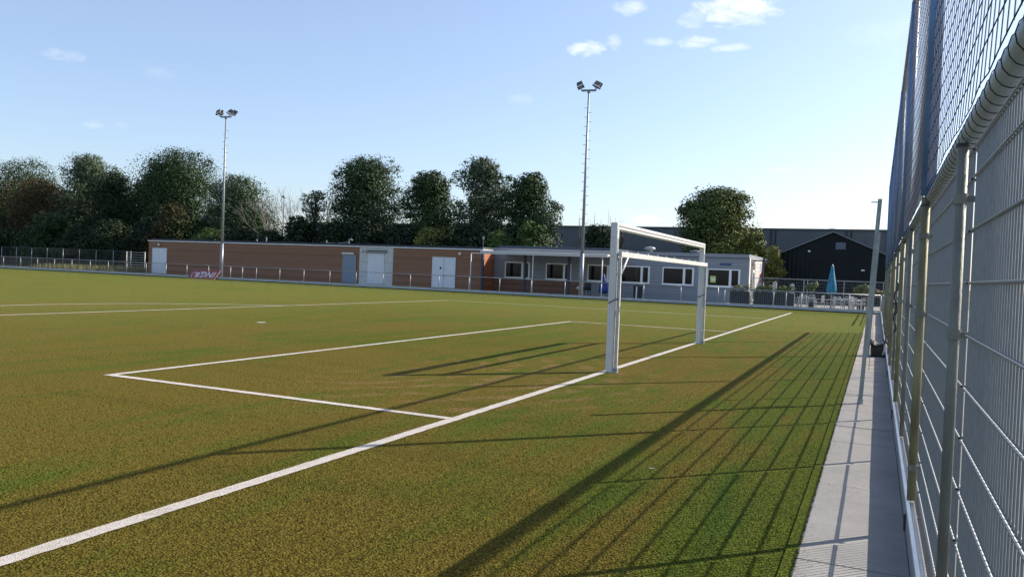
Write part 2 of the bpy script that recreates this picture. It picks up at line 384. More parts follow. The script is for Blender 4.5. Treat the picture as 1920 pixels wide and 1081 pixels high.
mb=MB(); mb.tube([(FX-.01,-13.6,2.26),(FX-.01,17.75,2.26)],.042,20); child(mb,'lower_net_rail',mat('bright_zinc_pipe',(.35,.39,.44),.42,.45,.10,8),fence,True)
mb=MB(); mb.tube([(FX-.04,-13.6,5.17),(FX-.04,17.75,5.17)],.036,12); child(mb,'upper_net_rail',galv,fence,True)
# net
net=empty('ball_net',(FX-.07,-12.25,2.2),'dark knotted ball-catching net strung above the mesh fence','net')
mb=MB(); nx=FX-.055
def sag(y,z):
    # gentle belly of the net between the poles
    u=((y+12.25)%5)/5; return .05*math.sin(math.pi*u)*math.sin(math.pi*(z-2.2)/3)
y=-13.4; g=random.Random(2)
rows=[2.305+.1195*k for k in range(25)]
while y<17.7:
    pts=[(nx+sag(y,z)-(.0 if True else 0),y+g.uniform(-.010,.010),z) for z in rows[::2]]
    mb.tube(pts,.0022,3,cap=False); y+=.12
for z in rows:
    y=-13.4; pts=[]
    while y<17.7: pts.append((nx+sag(y,z),y,z+g.uniform(-.012,.012))); y+=.24
    mb.tube(pts,.0024,3,cap=False)
child(mb,'netting',netm,net)
mb=MB()
y=-13.4; k=0
pts=[]
while y<17.7:
    for q in range(12):
        a=2*math.pi*q/12; pts.append((FX-.01+.0445*math.cos(a),y+.12*q/12,2.26+.0445*math.sin(a)))
    y+=.12
mb.tube(pts,.0018,3,cap=False); child(mb,'lacing',ropem,net)
mb=MB(); y=-13.4; pts=[]
while y<17.7:
    for q in range(6):
        a=2*math.pi*q/6; pts.append((FX-.04+.041*math.cos(a),y+.12*q/6,5.17+.041*math.sin(a)))
    y+=.12
mb.tube(pts,.003,3,cap=False); child(mb,'top_lacing',ropem,net)
# low board between paving and fence
kb=empty('edge_board',(4.44,-12,0),'low grey metal-topped kick board between the slab path and the mesh fence','kick board')
mb=MB(); mb.box((4.425,-16,0.0),(4.440,36.9,.205)); child(mb,'plank',mat('grey_board',(.20,.215,.23),.7,0,.15,3,.2,40,stretch=(1,.1,1)),kb)
mb=MB(); mb.prism([(4.415,.207),(4.418,.222),(4.436,.232),(4.468,.228),(4.472,.207)],'y',-16,36.9); child(mb,'metal_cap',mat('zinc_cap',(.52,.54,.57),.33,.8,.1,4),kb)
for y in [-10.75+1.25*i for i in range(36)]: mb=MB(); mb.box((4.441,y-.02,0),(4.462,y+.02,.206)); child(mb,'stake',galv_post,kb)
# handrail further on, same line
hr=empty('path_handrail',(4.52,23.4,0),'low grey tubular handrail beyond the far end of the mesh fence','railing')
mb=MB(); mb.tube([(4.52,23.4,1.15),(4.52,37.2,1.15)],.03,10); child(mb,'top_rail',rail_m,hr,True)
for z in (.32,.6,.88): mb=MB(); mb.tube([(4.52,23.4,z),(4.52,37.2,z)],.018,8); child(mb,'middle_rail',rail_m,hr,True)
for y in (23.4,26.15,28.9,31.65,34.4,37.15):
    mb=MB(); mb.tube([(4.52,y,-.03),(4.52,y,1.15)],.026,10); child(mb,'post',rail_m,hr,True)
# end gate frame casting the short grid of shadow beyond the net
# ------------------------------------------------------------------ leaning poles, crate
def lean_pole(loc,top,sz,label,hook=True):
    o=empty('steel_pole',loc,label,'pole','steel poles leaning beside the fence')
    d=Vector(top)-Vector(loc); mb=MB(); n=4
    mb.tube([(0,0,0),tuple(d)],sz,4,cap=True)
    p=mb.build('tube',mat('pale_zinc_tube',(.27,.30,.29),.5,.3,.15,7) if 'pale_zinc_tube' not in bpy.data.materials else bpy.data.materials['pale_zinc_tube'],o)
    mb=MB(); e=d*.985; mb.tube([tuple(e),tuple(e+Vector((-.11,.02,.0)))],.008,6); mb.build('hook',galv,o)
    mb=MB(); mb.tube([(0,0,0),tuple(d*.02)],sz+.012,4); mb.build('foot_sleeve',galv,o)
    return o
lean_pole((4.035,-1.11,.011),(4.165,-1.05,2.86),.039,'tall square galvanised pole standing askew on the slab path, the nearer of two')
lean_pole((4.06,7.22,.011),(4.18,7.22,2.9),.03,'second galvanised pole standing behind the nearer one beside the black crate')
cr=empty('crate',(4.27,7.35,.01),'dark crate with black bag and white rag on top, on the path beside the fence','crate')
mb=MB()
for a,b_ in (((-.15,-.2,0),(.15,-.18,.24)),((-.15,.18,0),(.15,.2,.24)),((-.15,-.2,0),(-.135,.2,.24)),((.135,-.2,0),(.15,.2,.24)),((-.15,-.2,0),(.15,.2,.02))): mb.box(a,b_)
for k in range(3):
    for s in (-1,1): mb.box((-.155,-.205 if s<0 else .2,.03+.075*k),(.155,-.2 if s<0 else .205,.075+.075*k))
mb.build('box',mat('dark_crate',(.028,.022,.018),.7,0,.3,9),cr)
mb=MB(); gg=random.Random(4); nu,nv=12,10
for i in range(nu+1):
    for j in range(nv+1):
        u,v=i/nu,j/nv; z=.25+.10*math.sin(math.pi*v)*abs(math.cos(2.2*u))+.10*abs(u-.35)+gg.uniform(-.02,.02); mb.v.append((-.17+.34*u,-.22+.44*v,z+.04*(u>.8)))
for i in range(nu):
    for j in range(nv): a=i*(nv+1)+j; mb.f.append((a,a+nv+1,a+nv+2,a+1)); mb.m.append(0)
o2=mb.build('bag',black,cr,True); so_=o2.modifiers.new('solid','SOLIDIFY'); so_.thickness=.02
mb=MB(); mb.tube([(.11,-.2,.05),(.14,-.23,.16),(.15,-.2,.28),(.1,-.1,.33)],[.03,.035,.03,.02],8); mb.build('rag',mat('white_rag',(.55,.50,.46),.9,0,.2,20),cr,True)
cord=MB(); pts=[(4.43+.02*math.sin(k*1.3),-.6-.05*k/12,1.75-.75*k/12) for k in range(13)]; cord.tube(pts,.012,6); pts=[(4.44+.03*math.sin(k*1.1+1),-.55-.02*k/8,1.70-.45*k/8) for k in range(9)]; cord.tube(pts,.012,6)
for q in range(3): cord.tube([(4.43+.035*math.cos(a*math.pi/4),-.6+.035*math.sin(a*math.pi/4),1.36+.03*q) for a in range(9)],.01,6)
o=cord.build('tied_rope',black,None,True); tag(o,'black rope tied round the mesh fence posts','rope')
# ------------------------------------------------------------------ goal
gl=empty('football_goal',(.07,-.11,0),'full-size white football goal standing on the goal line with its net frame folded up','goal')
GX,Y0,Y1=.07,-.11,7.38
for y in (Y0,Y1):
    mb=MB(); mb.prism([(GX-.06,y-.045),(GX-.045,y-.06),(GX+.045,y-.06),(GX+.06,y-.045),(GX+.06,y+.045),(GX+.045,y+.06),(GX-.045,y+.06),(GX-.06,y+.045)],'z',-.05,2.44)
    ps=child(mb,'post',white_al,gl)
    mb=MB(); mb.box((GX+.060,y-.022,0),(GX+.066,y-.006,2.3)); mb.box((GX+.060,y+.006,0),(GX+.066,y+.022,2.3)); child(mb,'net_track',galv,ps)
    if y==Y0:
        for z in (2.16,2.30,1.98): mb=MB(); mb.tube([(GX-.005,y-.0605,z),(GX-.005,y-.064,z)],.007,8); child(mb,'screw',black,ps)
    mb=MB(); mb.tube([(GX+.09*math.cos(a)+.02,y+.085*math.sin(a),1.22+.05*math.cos(a*1.0)) for a in [k*math.pi/8 for k in range(17)]],.008,6); child(mb,'strap',black,ps,True)
mb=MB(); mb.prism([(GX-.06,2.455),(GX-.045,2.44),(GX+.045,2.44),(GX+.06,2.455),(GX+.06,2.545),(GX+.045,2.56),(GX-.045,2.56),(GX-.06,2.545)],'y',Y0-.06,Y1+.06)
cb=child(mb,'crossbar',white_al,gl)
mb=MB(); mb.box((GX+.0605,Y0,2.49),(GX+.064,Y1,2.512)); child(mb,'net_groove',mat('dark_groove',(.10,.10,.10),.6),cb)
for k in range(48):
    y=Y0+.12+k*(Y1-Y0-.24)/47; mb=MB(); mb.box((GX+.02,y-.008,2.425),(GX+.035,y+.008,2.4395)); child(mb,'net_clip',white_al,cb)
fr=MB(); fx=GX+.115
for y in (Y0,Y1): fr=MB(); fr.box((fx-.022,y-.022,.05),(fx+.022,y+.022,1.97)); child(fr,'folded_side_frame',white_old,gl)
for y in (Y0,Y1):
    mb=MB(); mb.tube([(GX+.06,y,.06),(fx+.03,y,.06)],.03,12); mb.box((GX+.06,y-.035,.0),(fx+.03,y+.035,.035)); child(mb,'hinge',galv,gl)
mb=MB(); mb.box((fx-.03,Y0-.03,1.975),(fx+.03,Y1+.03,2.065)); bar=child(mb,'folded_ground_bar',white_old,gl,bevel=.006)
for k in range(10):
    mb=MB(); y=Y0+.35+k*.72; mb.box((fx-.012,y-.01,2.065),(fx+.012,y+.012,2.095)); mb.tube([(fx,y,2.10),(fx-.02,y+.03,2.105)],.006,5); child(mb,'net_hook',white_old,bar)
mb=MB(); mb.tube([(fx+.02,Y0+.02,1.68),(fx+.02,Y0+.36,1.97)],.016,10); child(mb,'corner_brace',white_al,gl,True)
# ------------------------------------------------------------------ kerb board and spectator railing along the far touch line
board=empty('pitch_board',(-35,37.68,0),'long low pale grey kerb board closing the far side of the pitch','kerb board')
bx=-84; seg=0
while bx<4.5:
    e=min(bx+4.9,4.50)
    if not(-47.0<bx<-41.5 and False):
        mb=MB(); mb.box((bx+.008,37.64,.055),(e-.008,37.70,.225)); child(mb,'board_length',kerbm,board,bevel=.004)
    bx+=4.9
mb=MB(); mb.box((-84,37.66,-.1),(4.5,37.69,.056)); child(mb,'gap_shade_strip',darkgap,board)  # dark strip standing in for the shaded gap under the board
rail=empty('spectator_railing',(-35,37.86,0),'long grey tubular spectator railing behind the kerb board along the clubhouse','railing')
xs=[-74.8-2.46*k for k in range(1,5)][::-1]+[-74.8,-72.2,-69.7,-67.25,-64.8,-62.3,-59.9,-57.5,-55.05,-52.6,-50.15,-47.65,-45.2,-43.9,-42.4,-39.95,-37.5,-34.95,-32.45,-29.95,-27.55,-25.1,-22.6,-20.15,-17.7,-15.2,-12.6,-9.7,-7.25,-4.9]
for a,b_ in zip(xs[:-1],xs[1:]):
    mb=MB(); mb.tube([(a,37.86,1.17),(b_,37.86,1.17)],.026,8); child(mb,'rail_length',rail_m,rail,True)
for x in xs:
    mb=MB(); mb.tube([(x,37.86,-.03),(x,37.86,1.17)],.028 if x not in(-45.2,-43.9) else .036,8); child(mb,'post',rail_m,rail,True)
# wire mesh infill in the left half
mb=MB(); x=-84.5
while x<-52.6: mb.box((x,37.875,.1),(x+.008,37.879,1.14)); x+=.10
for z in [.15+.1*k for k in range(10)]: mb.box((-84.6,37.880,z),(-52.6,37.884,z+.007))
child(mb,'mesh_infill',mat('dark_wire',(.09,.10,.105),.6,.3),rail)
# terrace railing
tr=empty('terrace_railing',(-.5,37.9,0),'silver terrace railing with mesh infill and thick posts before the cafe tables','railing')
tx=[-3.9,-3.35,-1.95,-1.1,-.33,2.75,4.4]
mb=MB(); mb.tube([(-4.55,37.9,1.10),(4.4,37.9,1.10)],.035,10); child(mb,'top_rail',rail_m,tr,True)
for x in (-4.5,-2.95,-1.55,-.82,.05,2.72,4.42):
    mb=MB(); r=.045 if x in(-.0,.05,2.72) else .028; mb.tube([(x,37.9,-.03),(x,37.9,1.1)],r,10); child(mb,'post',galv,tr,True)
mb=MB(); x=-4.45
while x<4.4: mb.box((x,37.9,.22),(x+.008,37.905,1.05)); x+=.11
for k in range(6): mb.box((-4.45,37.906,.25+.15*k),(4.4,37.911,.256+.15*k))
child(mb,'mesh_infill',rail_m,tr)
# thin mesh fence left, behind the railing
bf=empty('boundary_fence',(-84,50,0),'tall thin-post wire fence in front of the wood at far left','fence')
bxs=[-71.55-2.8*k for k in range(9)]
for x in bxs: mb=MB(); mb.tube([(x,50,-.03),(x,50,2.27)],.03,8); child(mb,'post',galv,bf,True)
for a,b_ in zip(bxs[:-1],bxs[1:]):
    mb=MB(); mb.tube([(a,50,2.24),(b_,50,2.24)],.018,6)
    x=b_
    while x<a: mb.box((x,50.01,.05),(x+.006,50.014,2.2)); x+=.1
    for k in range(11): mb.box((b_,50.015,.06+.2*k),(a,50.019,.068+.2*k))
    child(mb,'wire_panel',bpy.data.materials['dark_wire'],bf)
gt=empty('field_gate',(-70,49,0),'white barred metal gate beside the left end of the brown building','gate')
for x in (-71.0,-68.2): mb=MB(); mb.tube([(x,49,0),(x,49,2.2)],.045,10); child(mb,'gate_post',white_al,gt,True)
for k in range(7): mb=MB(); mb.tube([(-71.0,49,.5+.27*k),(-68.2,49,.5+.27*k)],.025,8); child(mb,'bar',galv,gt,True)
# ------------------------------------------------------------------ advertising board
adm=mat('red_banner',(.26,.045,.040),.55,0,.22,3,.1,20)
adw=mat('banner_white',(.60,.50,.50),.6,0,.1,6); ado=mat('banner_orange',(.55,.16,.05),.6)
ad=empty('advertising_board',(-47.98,37.30,0.0),'red ING advertising board leaning upside down against the railing','advertising board')
til=R(44); Wd,Hd=3.05,1.06
piv=bpy.data.objects.new('panel',None)
mb=MB(); mb.box((-Wd/2,0,0),(Wd/2,.03,Hd)); pnl=mb.build('panel',adm,ad); pnl.rotation_euler=(-til,0,0); bpy.data.objects.remove(piv)
mb=MB(); mb.box((-Wd/2-.02,-.012,-.012),(Wd/2+.02,.036,.03)); mb.box((-Wd/2-.02,-.012,Hd-.03),(Wd/2+.02,.036,Hd+.012)); mb.box((-Wd/2-.02,-.012,.03),(-Wd/2+.02,.036,Hd-.03)); mb.box((Wd/2-.02,-.012,.03),(Wd/2+.02,.036,Hd-.03))
fo=mb.build('frame',mat('banner_frame',(.30,.16,.14),.6),pnl)
def letters(txt,size,m,parent,name,loc,rot,ext=.004,bold=.02,space=1.0):
    c=bpy.data.curves.new('txt','FONT'); c.body=txt; c.size=size; c.extrude=ext; c.offset=bold; c.align_x='CENTER'; c.align_y='CENTER'; c.space_character=space
    o=bpy.data.objects.new('txt',c); COL.objects.link(o); bpy.context.view_layer.update()
    me=bpy.data.meshes.new_from_object(o.evaluated_get(bpy.context.evaluated_depsgraph_get())); bpy.data.objects.remove(o)
    me.materials.clear(); me.materials.append(m); me.name=name
    q=bpy.data.objects.new(name,me); COL.objects.link(q); q.parent=parent; q.location=loc; q.rotation_euler=rot; return q
letters('ING',.90,adw,pnl,'lettering',(.47,-.012,Hd/2),(R(90),R(180),0),bold=.034,space=1.08)
mb=MB(); rg=random.Random(9)
def blob(cx,cz,rx,rz,y=-.010):
    mb.add([(cx+rx*math.cos(k*math.pi/8)*rg.uniform(.8,1.15),y,cz+rz*math.sin(k*math.pi/8)*rg.uniform(.8,1.15)) for k in range(16)],[tuple(range(16))[::-1]])
blob(-.62,.48,.16,.30); blob(-.36,.78,.16,.09,-.011); blob(-.88,.62,.13,.13,-.012); blob(-.78,.30,.07,.20,-.013); blob(-.50,.24,.06,.16,-.014)
mb.build('emblem',adw,pnl)
mb=MB()
for k in range(9):
    a=R(120+15*k); mb.box((-1.0+.30*math.cos(a)-.03,-.009,.5+.36*math.sin(a)-.05),(-1.0+.30*math.cos(a)+.03,-.002,.5+.36*math.sin(a)+.05))
mb.build('emblem_ring',adw,pnl)
# ------------------------------------------------------------------ floodlight masts
lampm=mat('floodlight_grey',(.10,.085,.095),.5,.4,.2,8); lampglass=mat('floodlight_glass',(.75,.77,.80),.15,0,.05,5); mastm=mat('mast_steel',(.22,.24,.27),.45,.6,.15,3)
def mast(x,y,h,label,rz):
    o=empty('floodlight_mast',(x,y,0),label,'floodlight mast','floodlight masts beside the clubhouse',)
    mb=MB(); mb.tube([(0,0,-.05),(0,0,3.1)],[.15,.145],16); mb.build('mast_foot',mastm,o,True)
    mb=MB(); mb.tube([(0,0,3.1),(0,0,7.5),(0,0,h)],[.115,.095,.055],14); mb.build('pole',mat('mast_zinc',(.26,.28,.30),.5,.5,.12,5) if 'mast_zinc' not in bpy.data.materials else bpy.data.materials['mast_zinc'],o,True)
    mb=MB(); z=3.6; k=0
    while z<h-.9:
        s=1 if k%2 else -1; a=rz; dx,dy=math.cos(a)*s,math.sin(a)*s; mb.tube([(dx*.05,dy*.05,z),(dx*.27,dy*.27,z)],.016,5); z+=.32; k+=1
    mb.build('climbing_step',mastm,o)
    ca,sa=math.cos(rz),math.sin(rz)
    mb=MB(); mb.box((-.52,-.07,h),(.52,.07,h+.12),rot=rz,c=(0,0)); mb.box((-.09,-.09,h-.12),(.09,.09,h),rot=rz,c=(0,0)); mb.build('crossarm',mastm,o)
    for s in (-1,1):
        for j in (0,1):
            lm=MB(); w2,d2,t2=.24,.26,.06
            # local box, tilted outwards and up
            off=Vector((s*(.60+.04*j),(-.25+.5*j),h+.42+.03*j))
            Rm=Matrix.Rotation(rz,4,'Z')@Matrix.Translation(off)@Matrix.Rotation(s*R(24),4,'Y')@Matrix.Rotation(R(-38+4*j),4,'X')
            vs=[(-w2,-t2,-d2),(w2,-t2,-d2),(w2,t2,-d2),(-w2,t2,-d2),(-w2*.8,-t2*.6,d2),(w2*.8,-t2*.6,d2),(w2*.8,t2*.6,d2),(-w2*.8,t2*.6,d2)]
            lm.add([tuple(Rm@Vector(v)) for v in vs],[(0,3,2,1),(4,5,6,7),(0,1,5,4),(1,2,6,5),(2,3,7,6),(3,0,4,7)])
            f=lm.build('floodlight',lampm,o)
            gm_=MB(); vs=[(-w2*.92,-t2-.006,-d2*.98),(w2*.92,-t2-.006,-d2*.98),(w2*.92,-t2-.006,-d2*.55),(-w2*.92,-t2-.006,-d2*.55)]
            gm_.add([tuple(Rm@Vector(v)) for v in vs],[(0,1,2,3)]); gm_.build('visor',lampglass,f)
            rb=MB()
            for q in range(4):
                zz=-.12+.11*q; vs=[(-w2*.85,-t2*.95,zz),(w2*.85,-t2*.95,zz),(w2*.85,-t2*.95-.03,zz+.02),(-w2*.85,-t2*.95-.03,zz+.02)]; rb.add([tuple(Rm@Vector(v)) for v in vs],[(0,1,2,3)])
            rb.build('cooling_rib',mastm,f)
            am=MB(); am.tube([tuple(Matrix.Rotation(rz,4,'Z')@Vector((s*.48,-.05+.1*j,h+.06))),tuple(Rm@Vector((0,0,-d2)))],.03,6); am.build('bracket',mastm,f)
    return o
mast(-47.75,39.4,14.0,'slender floodlight mast farther left, before the brown building','x' and R(10))
mast(-14.6,39.4,14.35,'slender floodlight mast standing before the grey clubhouse windows',R(10))

# ------------------------------------------------------------------ brown building
def clad_material(name,c1,c2,pitch,rough=.7,dark=.35):
    m=bpy.data.materials.new(name); m.use_nodes=True; t=m.node_tree; b=t.nodes['Principled BSDF']; b.inputs['Roughness'].default_value=rough
    g=N(t,'ShaderNodeNewGeometry'); sp=N(t,'ShaderNodeSeparateXYZ'); L(t,g.outputs['Position'],sp.inputs[0])
    d=N(t,'ShaderNodeMath',operation='DIVIDE'); L(t,sp.outputs['Z'],d.inputs[0]); d.inputs[1].default_value=pitch
    fr=N(t,'ShaderNodeMath',operation='FRACT'); L(t,d.outputs[0],fr.inputs[0])
    fl=N(t,'ShaderNodeMath',operation='FLOOR'); L(t,d.outputs[0],fl.inputs[0])
    gr=N(t,'ShaderNodeMath',operation='LESS_THAN'); L(t,fr.outputs[0],gr.inputs[0]); gr.inputs[1].default_value=.10
    wn=N(t,'ShaderNodeTexWhiteNoise',noise_dimensions='1D'); L(t,fl.outputs[0],wn.inputs['W'])
    mp=N(t,'ShaderNodeMapping'); mp.inputs['Scale'].default_value=(.35,.35,9); L(t,g.outputs['Position'],mp.inputs['Vector'])
    n=N(t,'ShaderNodeTexNoise',i={'Scale':2.2,'Detail':8.0,'Roughness':.7}); L(t,mp.outputs[0],n.inputs['Vector'])
    ad_=N(t,'ShaderNodeMath',operation='MULTIPLY_ADD'); L(t,wn.outputs['Value'],ad_.inputs[0]); ad_.inputs[1].default_value=.35; L(t,n.outputs['Fac'],ad_.inputs[2])
    r=N(t,'ShaderNodeValToRGB'); L(t,ad_.outputs[0],r.inputs[0]); r.color_ramp.elements[0].position=.4; r.color_ramp.elements[1].position=.95
    r.color_ramp.elements[0].color=(*c1,1); r.color_ramp.elements[1].color=(*c2,1)
    mx=N(t,'ShaderNodeMix',data_type='RGBA',blend_type='MULTIPLY'); L(t,gr.outputs[0],mx.inputs[0]); L(t,r.outputs[0],mx.inputs[6]); mx.inputs[7].default_value=(dark,dark,dark,1)
    L(t,mx.outputs[2],b.inputs['Base Color'])
    bp=N(t,'ShaderNodeBump',i={'Strength':.8,'Distance':.012},invert=True); L(t,gr.outputs[0],bp.inputs['Height']); L(t,bp.outputs[0],b.inputs['Normal'])
    return m
brownclad=clad_material('brown_timber_cladding',(.19,.092,.048),(.27,.138,.078),.20)
greyclad=clad_material('blue_grey_cladding',(.225,.248,.28),(.27,.292,.32),.21,.6,.55)
timber=clad_material('weathered_timber',(.16,.085,.055),(.26,.15,.105),.13,.85,.4)
trim=mat('pale_roof_trim',(.50,.50,.50),.5,.2,.1,2); roofm=mat('dark_bitumen',(.035,.04,.05),.85,0,.2,2)
doorw=mat('white_door',(.62,.66,.70),.5,0,.06,4); doorg=mat('grey_blue_door',(.17,.22,.29),.5,0,.08,4); panelw=mat('pale_render_panel',(.50,.51,.50),.75,0,.1,3,.1,30)
glassd=mat('dark_window_glass',(.008,.009,.011),.06,0,.2,3,spec=.28); framew=mat('white_window_frame',(.78,.79,.80),.4,0,.04,4)
lampw=mat('bulkhead_lamp',(.55,.50,.44),.4)
YB=46.0; YG=48.2
bb=empty('brown_building',(-45,YB,0),'long low building clad in brown horizontal boards with white doors','building')
XL,XR,HB=-64.2,-25.7,3.30
mb=MB(); mb.box((XL,YB,-.03),(-37.98,YB+9,HB)); child(mb,'wall',brownclad,bb)
mb=MB(); mb.box((-34.43,YB,-.03),(XR,YB+9,HB)); child(mb,'wall',brownclad,bb)
mb=MB(); mb.box((-37.975,YB-.02,-.03),(-34.435,YB+8.9,HB)); pw=child(mb,'white_panel_wall',panelw,bb)
mb=MB()
for z in (1.95,.75): mb.box((-37.97,YB-.024,z),(-34.44,YB-.021,z+.035))
child(mb,'panel_joint',rail_m,pw)
mb=MB(); mb.box((XL-.08,YB-.10,HB),(XR+.08,YB+9.05,HB+.12)); rf=child(mb,'roof',trim,bb)
mb=MB(); mb.box((XL+.1,YB+.25,HB+.12),(XR-.1,YB+8.8,HB+.30)); child(mb,'roof_upstand',roofm,rf)
mb=MB()
for x,hh in ((-52.6,.3),(-51.4,.5),(-44.0,.35),(-41.4,.45),(-58.2,.2)): mb.tube([(x,YB+3,HB+.25),(x,YB+3,HB+.3+hh)],.06,8); 
mb.tube([(-41.4,YB+3,HB+.70),(-41.15,YB+3,HB+.80),(-41.0,YB+3,HB+.72)],.08,8); mb.tube([(-44,YB+3,HB+.42),(-42.8,YB+3,HB+.36),(-41.6,YB+3,HB+.5)],.025,6)
child(mb,'roof_vent',galv,rf)
mb=MB(); mb.tube([(-27.7,YB+4,HB+.2),(-27.7,YB+4,HB+1.4)],.022,6); mb.box((-27.78,YB+3.97,HB+1.1),(-27.62,YB+4.03,HB+1.35)); child(mb,'aerial',rail_m,rf)
def door(x0,x1,z1,m,y,parent,z0=.06,handle='r',box=None,double=False):
    mb=MB(); mb.box((x0,y-.05,z0),(x1,y-.003,z1)); d=child(mb,'door',m,parent)
    fm=MB(); t=.06; fm.box((x0-t,y-.07,z0),(x0-.002,y-.004,z1+t)); fm.box((x1+.002,y-.07,z0),(x1+t,y-.004,z1+t)); fm.box((x0-.002,y-.07,z1+.002),(x1+.002,y-.004,z1+t)); child(fm,'frame',m if m is not doorg else rail_m,d)
    hx=x1-.15 if handle=='r' else x0+.12
    if double:
        c=(x0+x1)/2; s=MB(); s.box((c-.012,y-.053,z0),(c+.012,y-.0505,z1)); child(s,'leaf_gap',darkgap,d); hx=c+.12
        s=MB(); s.box((x0+.68,y-.054,1.62),(x0+.86,y-.0505,1.80)); child(s,'notice',black,d)
    h=MB(); h.box((hx-.02,y-.09,1.0),(hx+.02,y-.051,1.16)); h.tube([(hx,y-.10,1.1),(hx-.12,y-.10,1.1)],.014,6); child(h,'handle',galv,d)
    return d
door(-63.55,-61.65,2.58,doorw,YB,bb,double=False)
door(-39.72,-38.38,2.52,doorg,YB,bb,handle='l')
door(-30.38,-28.24,2.58,doorw,YB,bb,double=True)
mb=MB(); mb.box((-39.82,YB-.16,2.62),(-38.55,YB-.003,2.80)); child(mb,'shutter_box',trim,bb)
mb=MB(); mb.box((-37.05,YB-.07,.12),(-35.33,YB-.023,2.80)); sh=child(mb,'roller_shutter',doorw,bb)
mb=MB()
for k in range(20): mb.box((-37.04,YB-.075,.2+.13*k),(-35.34,YB-.0705,.21+.13*k))
child(mb,'slat_line',trim,sh)
mb=MB(); mb.box((-37.3,YB-.22,2.83),(-35.1,YB-.023,2.97)); mb.box((-37.2,YB-.30,3.03),(-35.0,YB-.023,3.07)); child(mb,'shutter_hood',mat('green_grey_hood',(.20,.23,.20),.6),bb)
for x in (-62.7,-37.73,-27.79):
    mb=MB(); mb.lathe([(.02,0),(.13,.02),(.16,.06),(.14,.12),(.05,.15)],n=14); mb.v=[(x+vx,YB-.02-vz,2.97+vy) for vx,vy,vz in mb.v]; child(mb,'wall_lamp',lampw,bb,True)
mb=MB(); mb.box((XR+.003,YB+.0,-.03),(XR+.03,YG,HB)); child(mb,'end_cladding',clad_material('sunlit_brown_cladding',(.30,.10,.045),(.46,.17,.08),.20),bb)  # sunlit look of the end wall put into a brighter, redder brown
# ------------------------------------------------------------------ grey clubhouse
gb=empty('grey_clubhouse',(-15,YG,0),'single-storey clubhouse clad in blue-grey boards with white-framed windows','building')
GR=-4.55; HG=3.35
mb=MB(); mb.box((XR+.05,YG,-.05),(GR-.02,YG+14,HG)); child(mb,'wall',greyclad,gb)
mb=MB(); mb.box((XR+.05,YG-.06,HG),(GR+.0,YG+14.5,HG+.27)); rf=child(mb,'roof_fascia',mat('blue_grey_fascia',(.245,.268,.30),.55,0,.06,1),gb)
mb=MB(); mb.box((XR+.1,YG-.075,HG-.06),(GR+.02,YG-.002,HG-.002)); mb.box((-25.6,YG+.6,HG+.272),(-15.3,YG+13,HG+.50)); child(mb,'gutter',mat('dark_blue_gutter',(.05,.07,.10),.5),rf)
mb=MB(); mb.lathe([(.24,0),(.24,.30),(.44,.33),(.46,.44),(.36,.52),(.12,.56)],c=(-13.2,YG+4),n=18); mb.v=[(x,y,z+HG+.27) for x,y,z in mb.v]; child(mb,'roof_ventilator',galv,rf,True)
mb=MB(); mb.lathe([(.3,0),(.3,.25),(.5,.28),(.48,.34),(.1,.40)],c=(-9.6,YG+5),n=18); mb.v=[(x,y,z+HG+.27) for x,y,z in mb.v]; child(mb,'roof_ventilator',rail_m,rf,True)
def window(x0,x1,z0,z1,xm,parent,y=YG):
    t=.09; mb=MB(); yo,yi=y-.07,y-.004
    mb.box((x0,yo,z0),(x1,yi,z0+t)); mb.box((x0,yo,z1-t),(x1,yi,z1)); mb.box((x0,yo,z0+t),(x0+t,yi,z1-t)); mb.box((x1-t,yo,z0+t),(x1,yi,z1-t)); mb.box((xm-.07,yo+.003,z0+t),(xm+.07,yi,z1-t))
    mb.box((xm+.07,yo+.01,z0+t),(xm+.11,yi,z1-t)); mb.box((x1-t-.05,yo+.01,z0+t),(x1-t,yi,z1-t))
    f=child(mb,'window',framew,parent)
    g_=MB(); g_.box((x0+t,y-.035,z0+t),(x1-t,y-.005,z1-t)); child(g_,'pane',glassd,f)
    s=MB(); s.box((x0-.04,y-.12,z0-.06),(x1+.04,y-.003,z0-.002)); child(s,'sill',framew,f)
    return f
for a,b_,xm in ((-24.6,-22.3,-23.0),(-20.85,-18.6,-19.25),(-17.2,-15.0,-15.5),(-14.4,-12.05,-12.72),(-11.05,-8.6,-9.38),(-7.6,-5.15,-5.9)):
    window(a,b_,1.13,2.48,xm,gb)
mb=MB(); mb.box((-7.36,YG-.045,1.42),(-6.94,YG-.0355,1.93)); child(mb,'window_poster',mat('yellow_green_poster',(.45,.55,.12),.6),gb)
mb=MB(); mb.box((-7.30,YG-.048,1.55),(-7.0,YG-.0455,1.80)); child(mb,'poster_picture',mat('poster_white',(.75,.78,.6),.6),gb)
mb=MB(); mb.box((-6.68,YG-.05,2.76),(-5.85,YG-.003,2.90)); child(mb,'name_plate',mat('blue_sign',(.03,.07,.20),.5),gb)
mb=MB(); mb.box((XR+.06,YG-.05,-.03),(-17.95,YG-.003,1.0)); child(mb,'timber_skirting',timber,gb)
for x in (-18.0,-11.8,-9.75): mb=MB(); mb.box((x,YG-.02,0),(x+.05,YG-.003,HG-.07)); child(mb,'panel_joint',rail_m,gb)
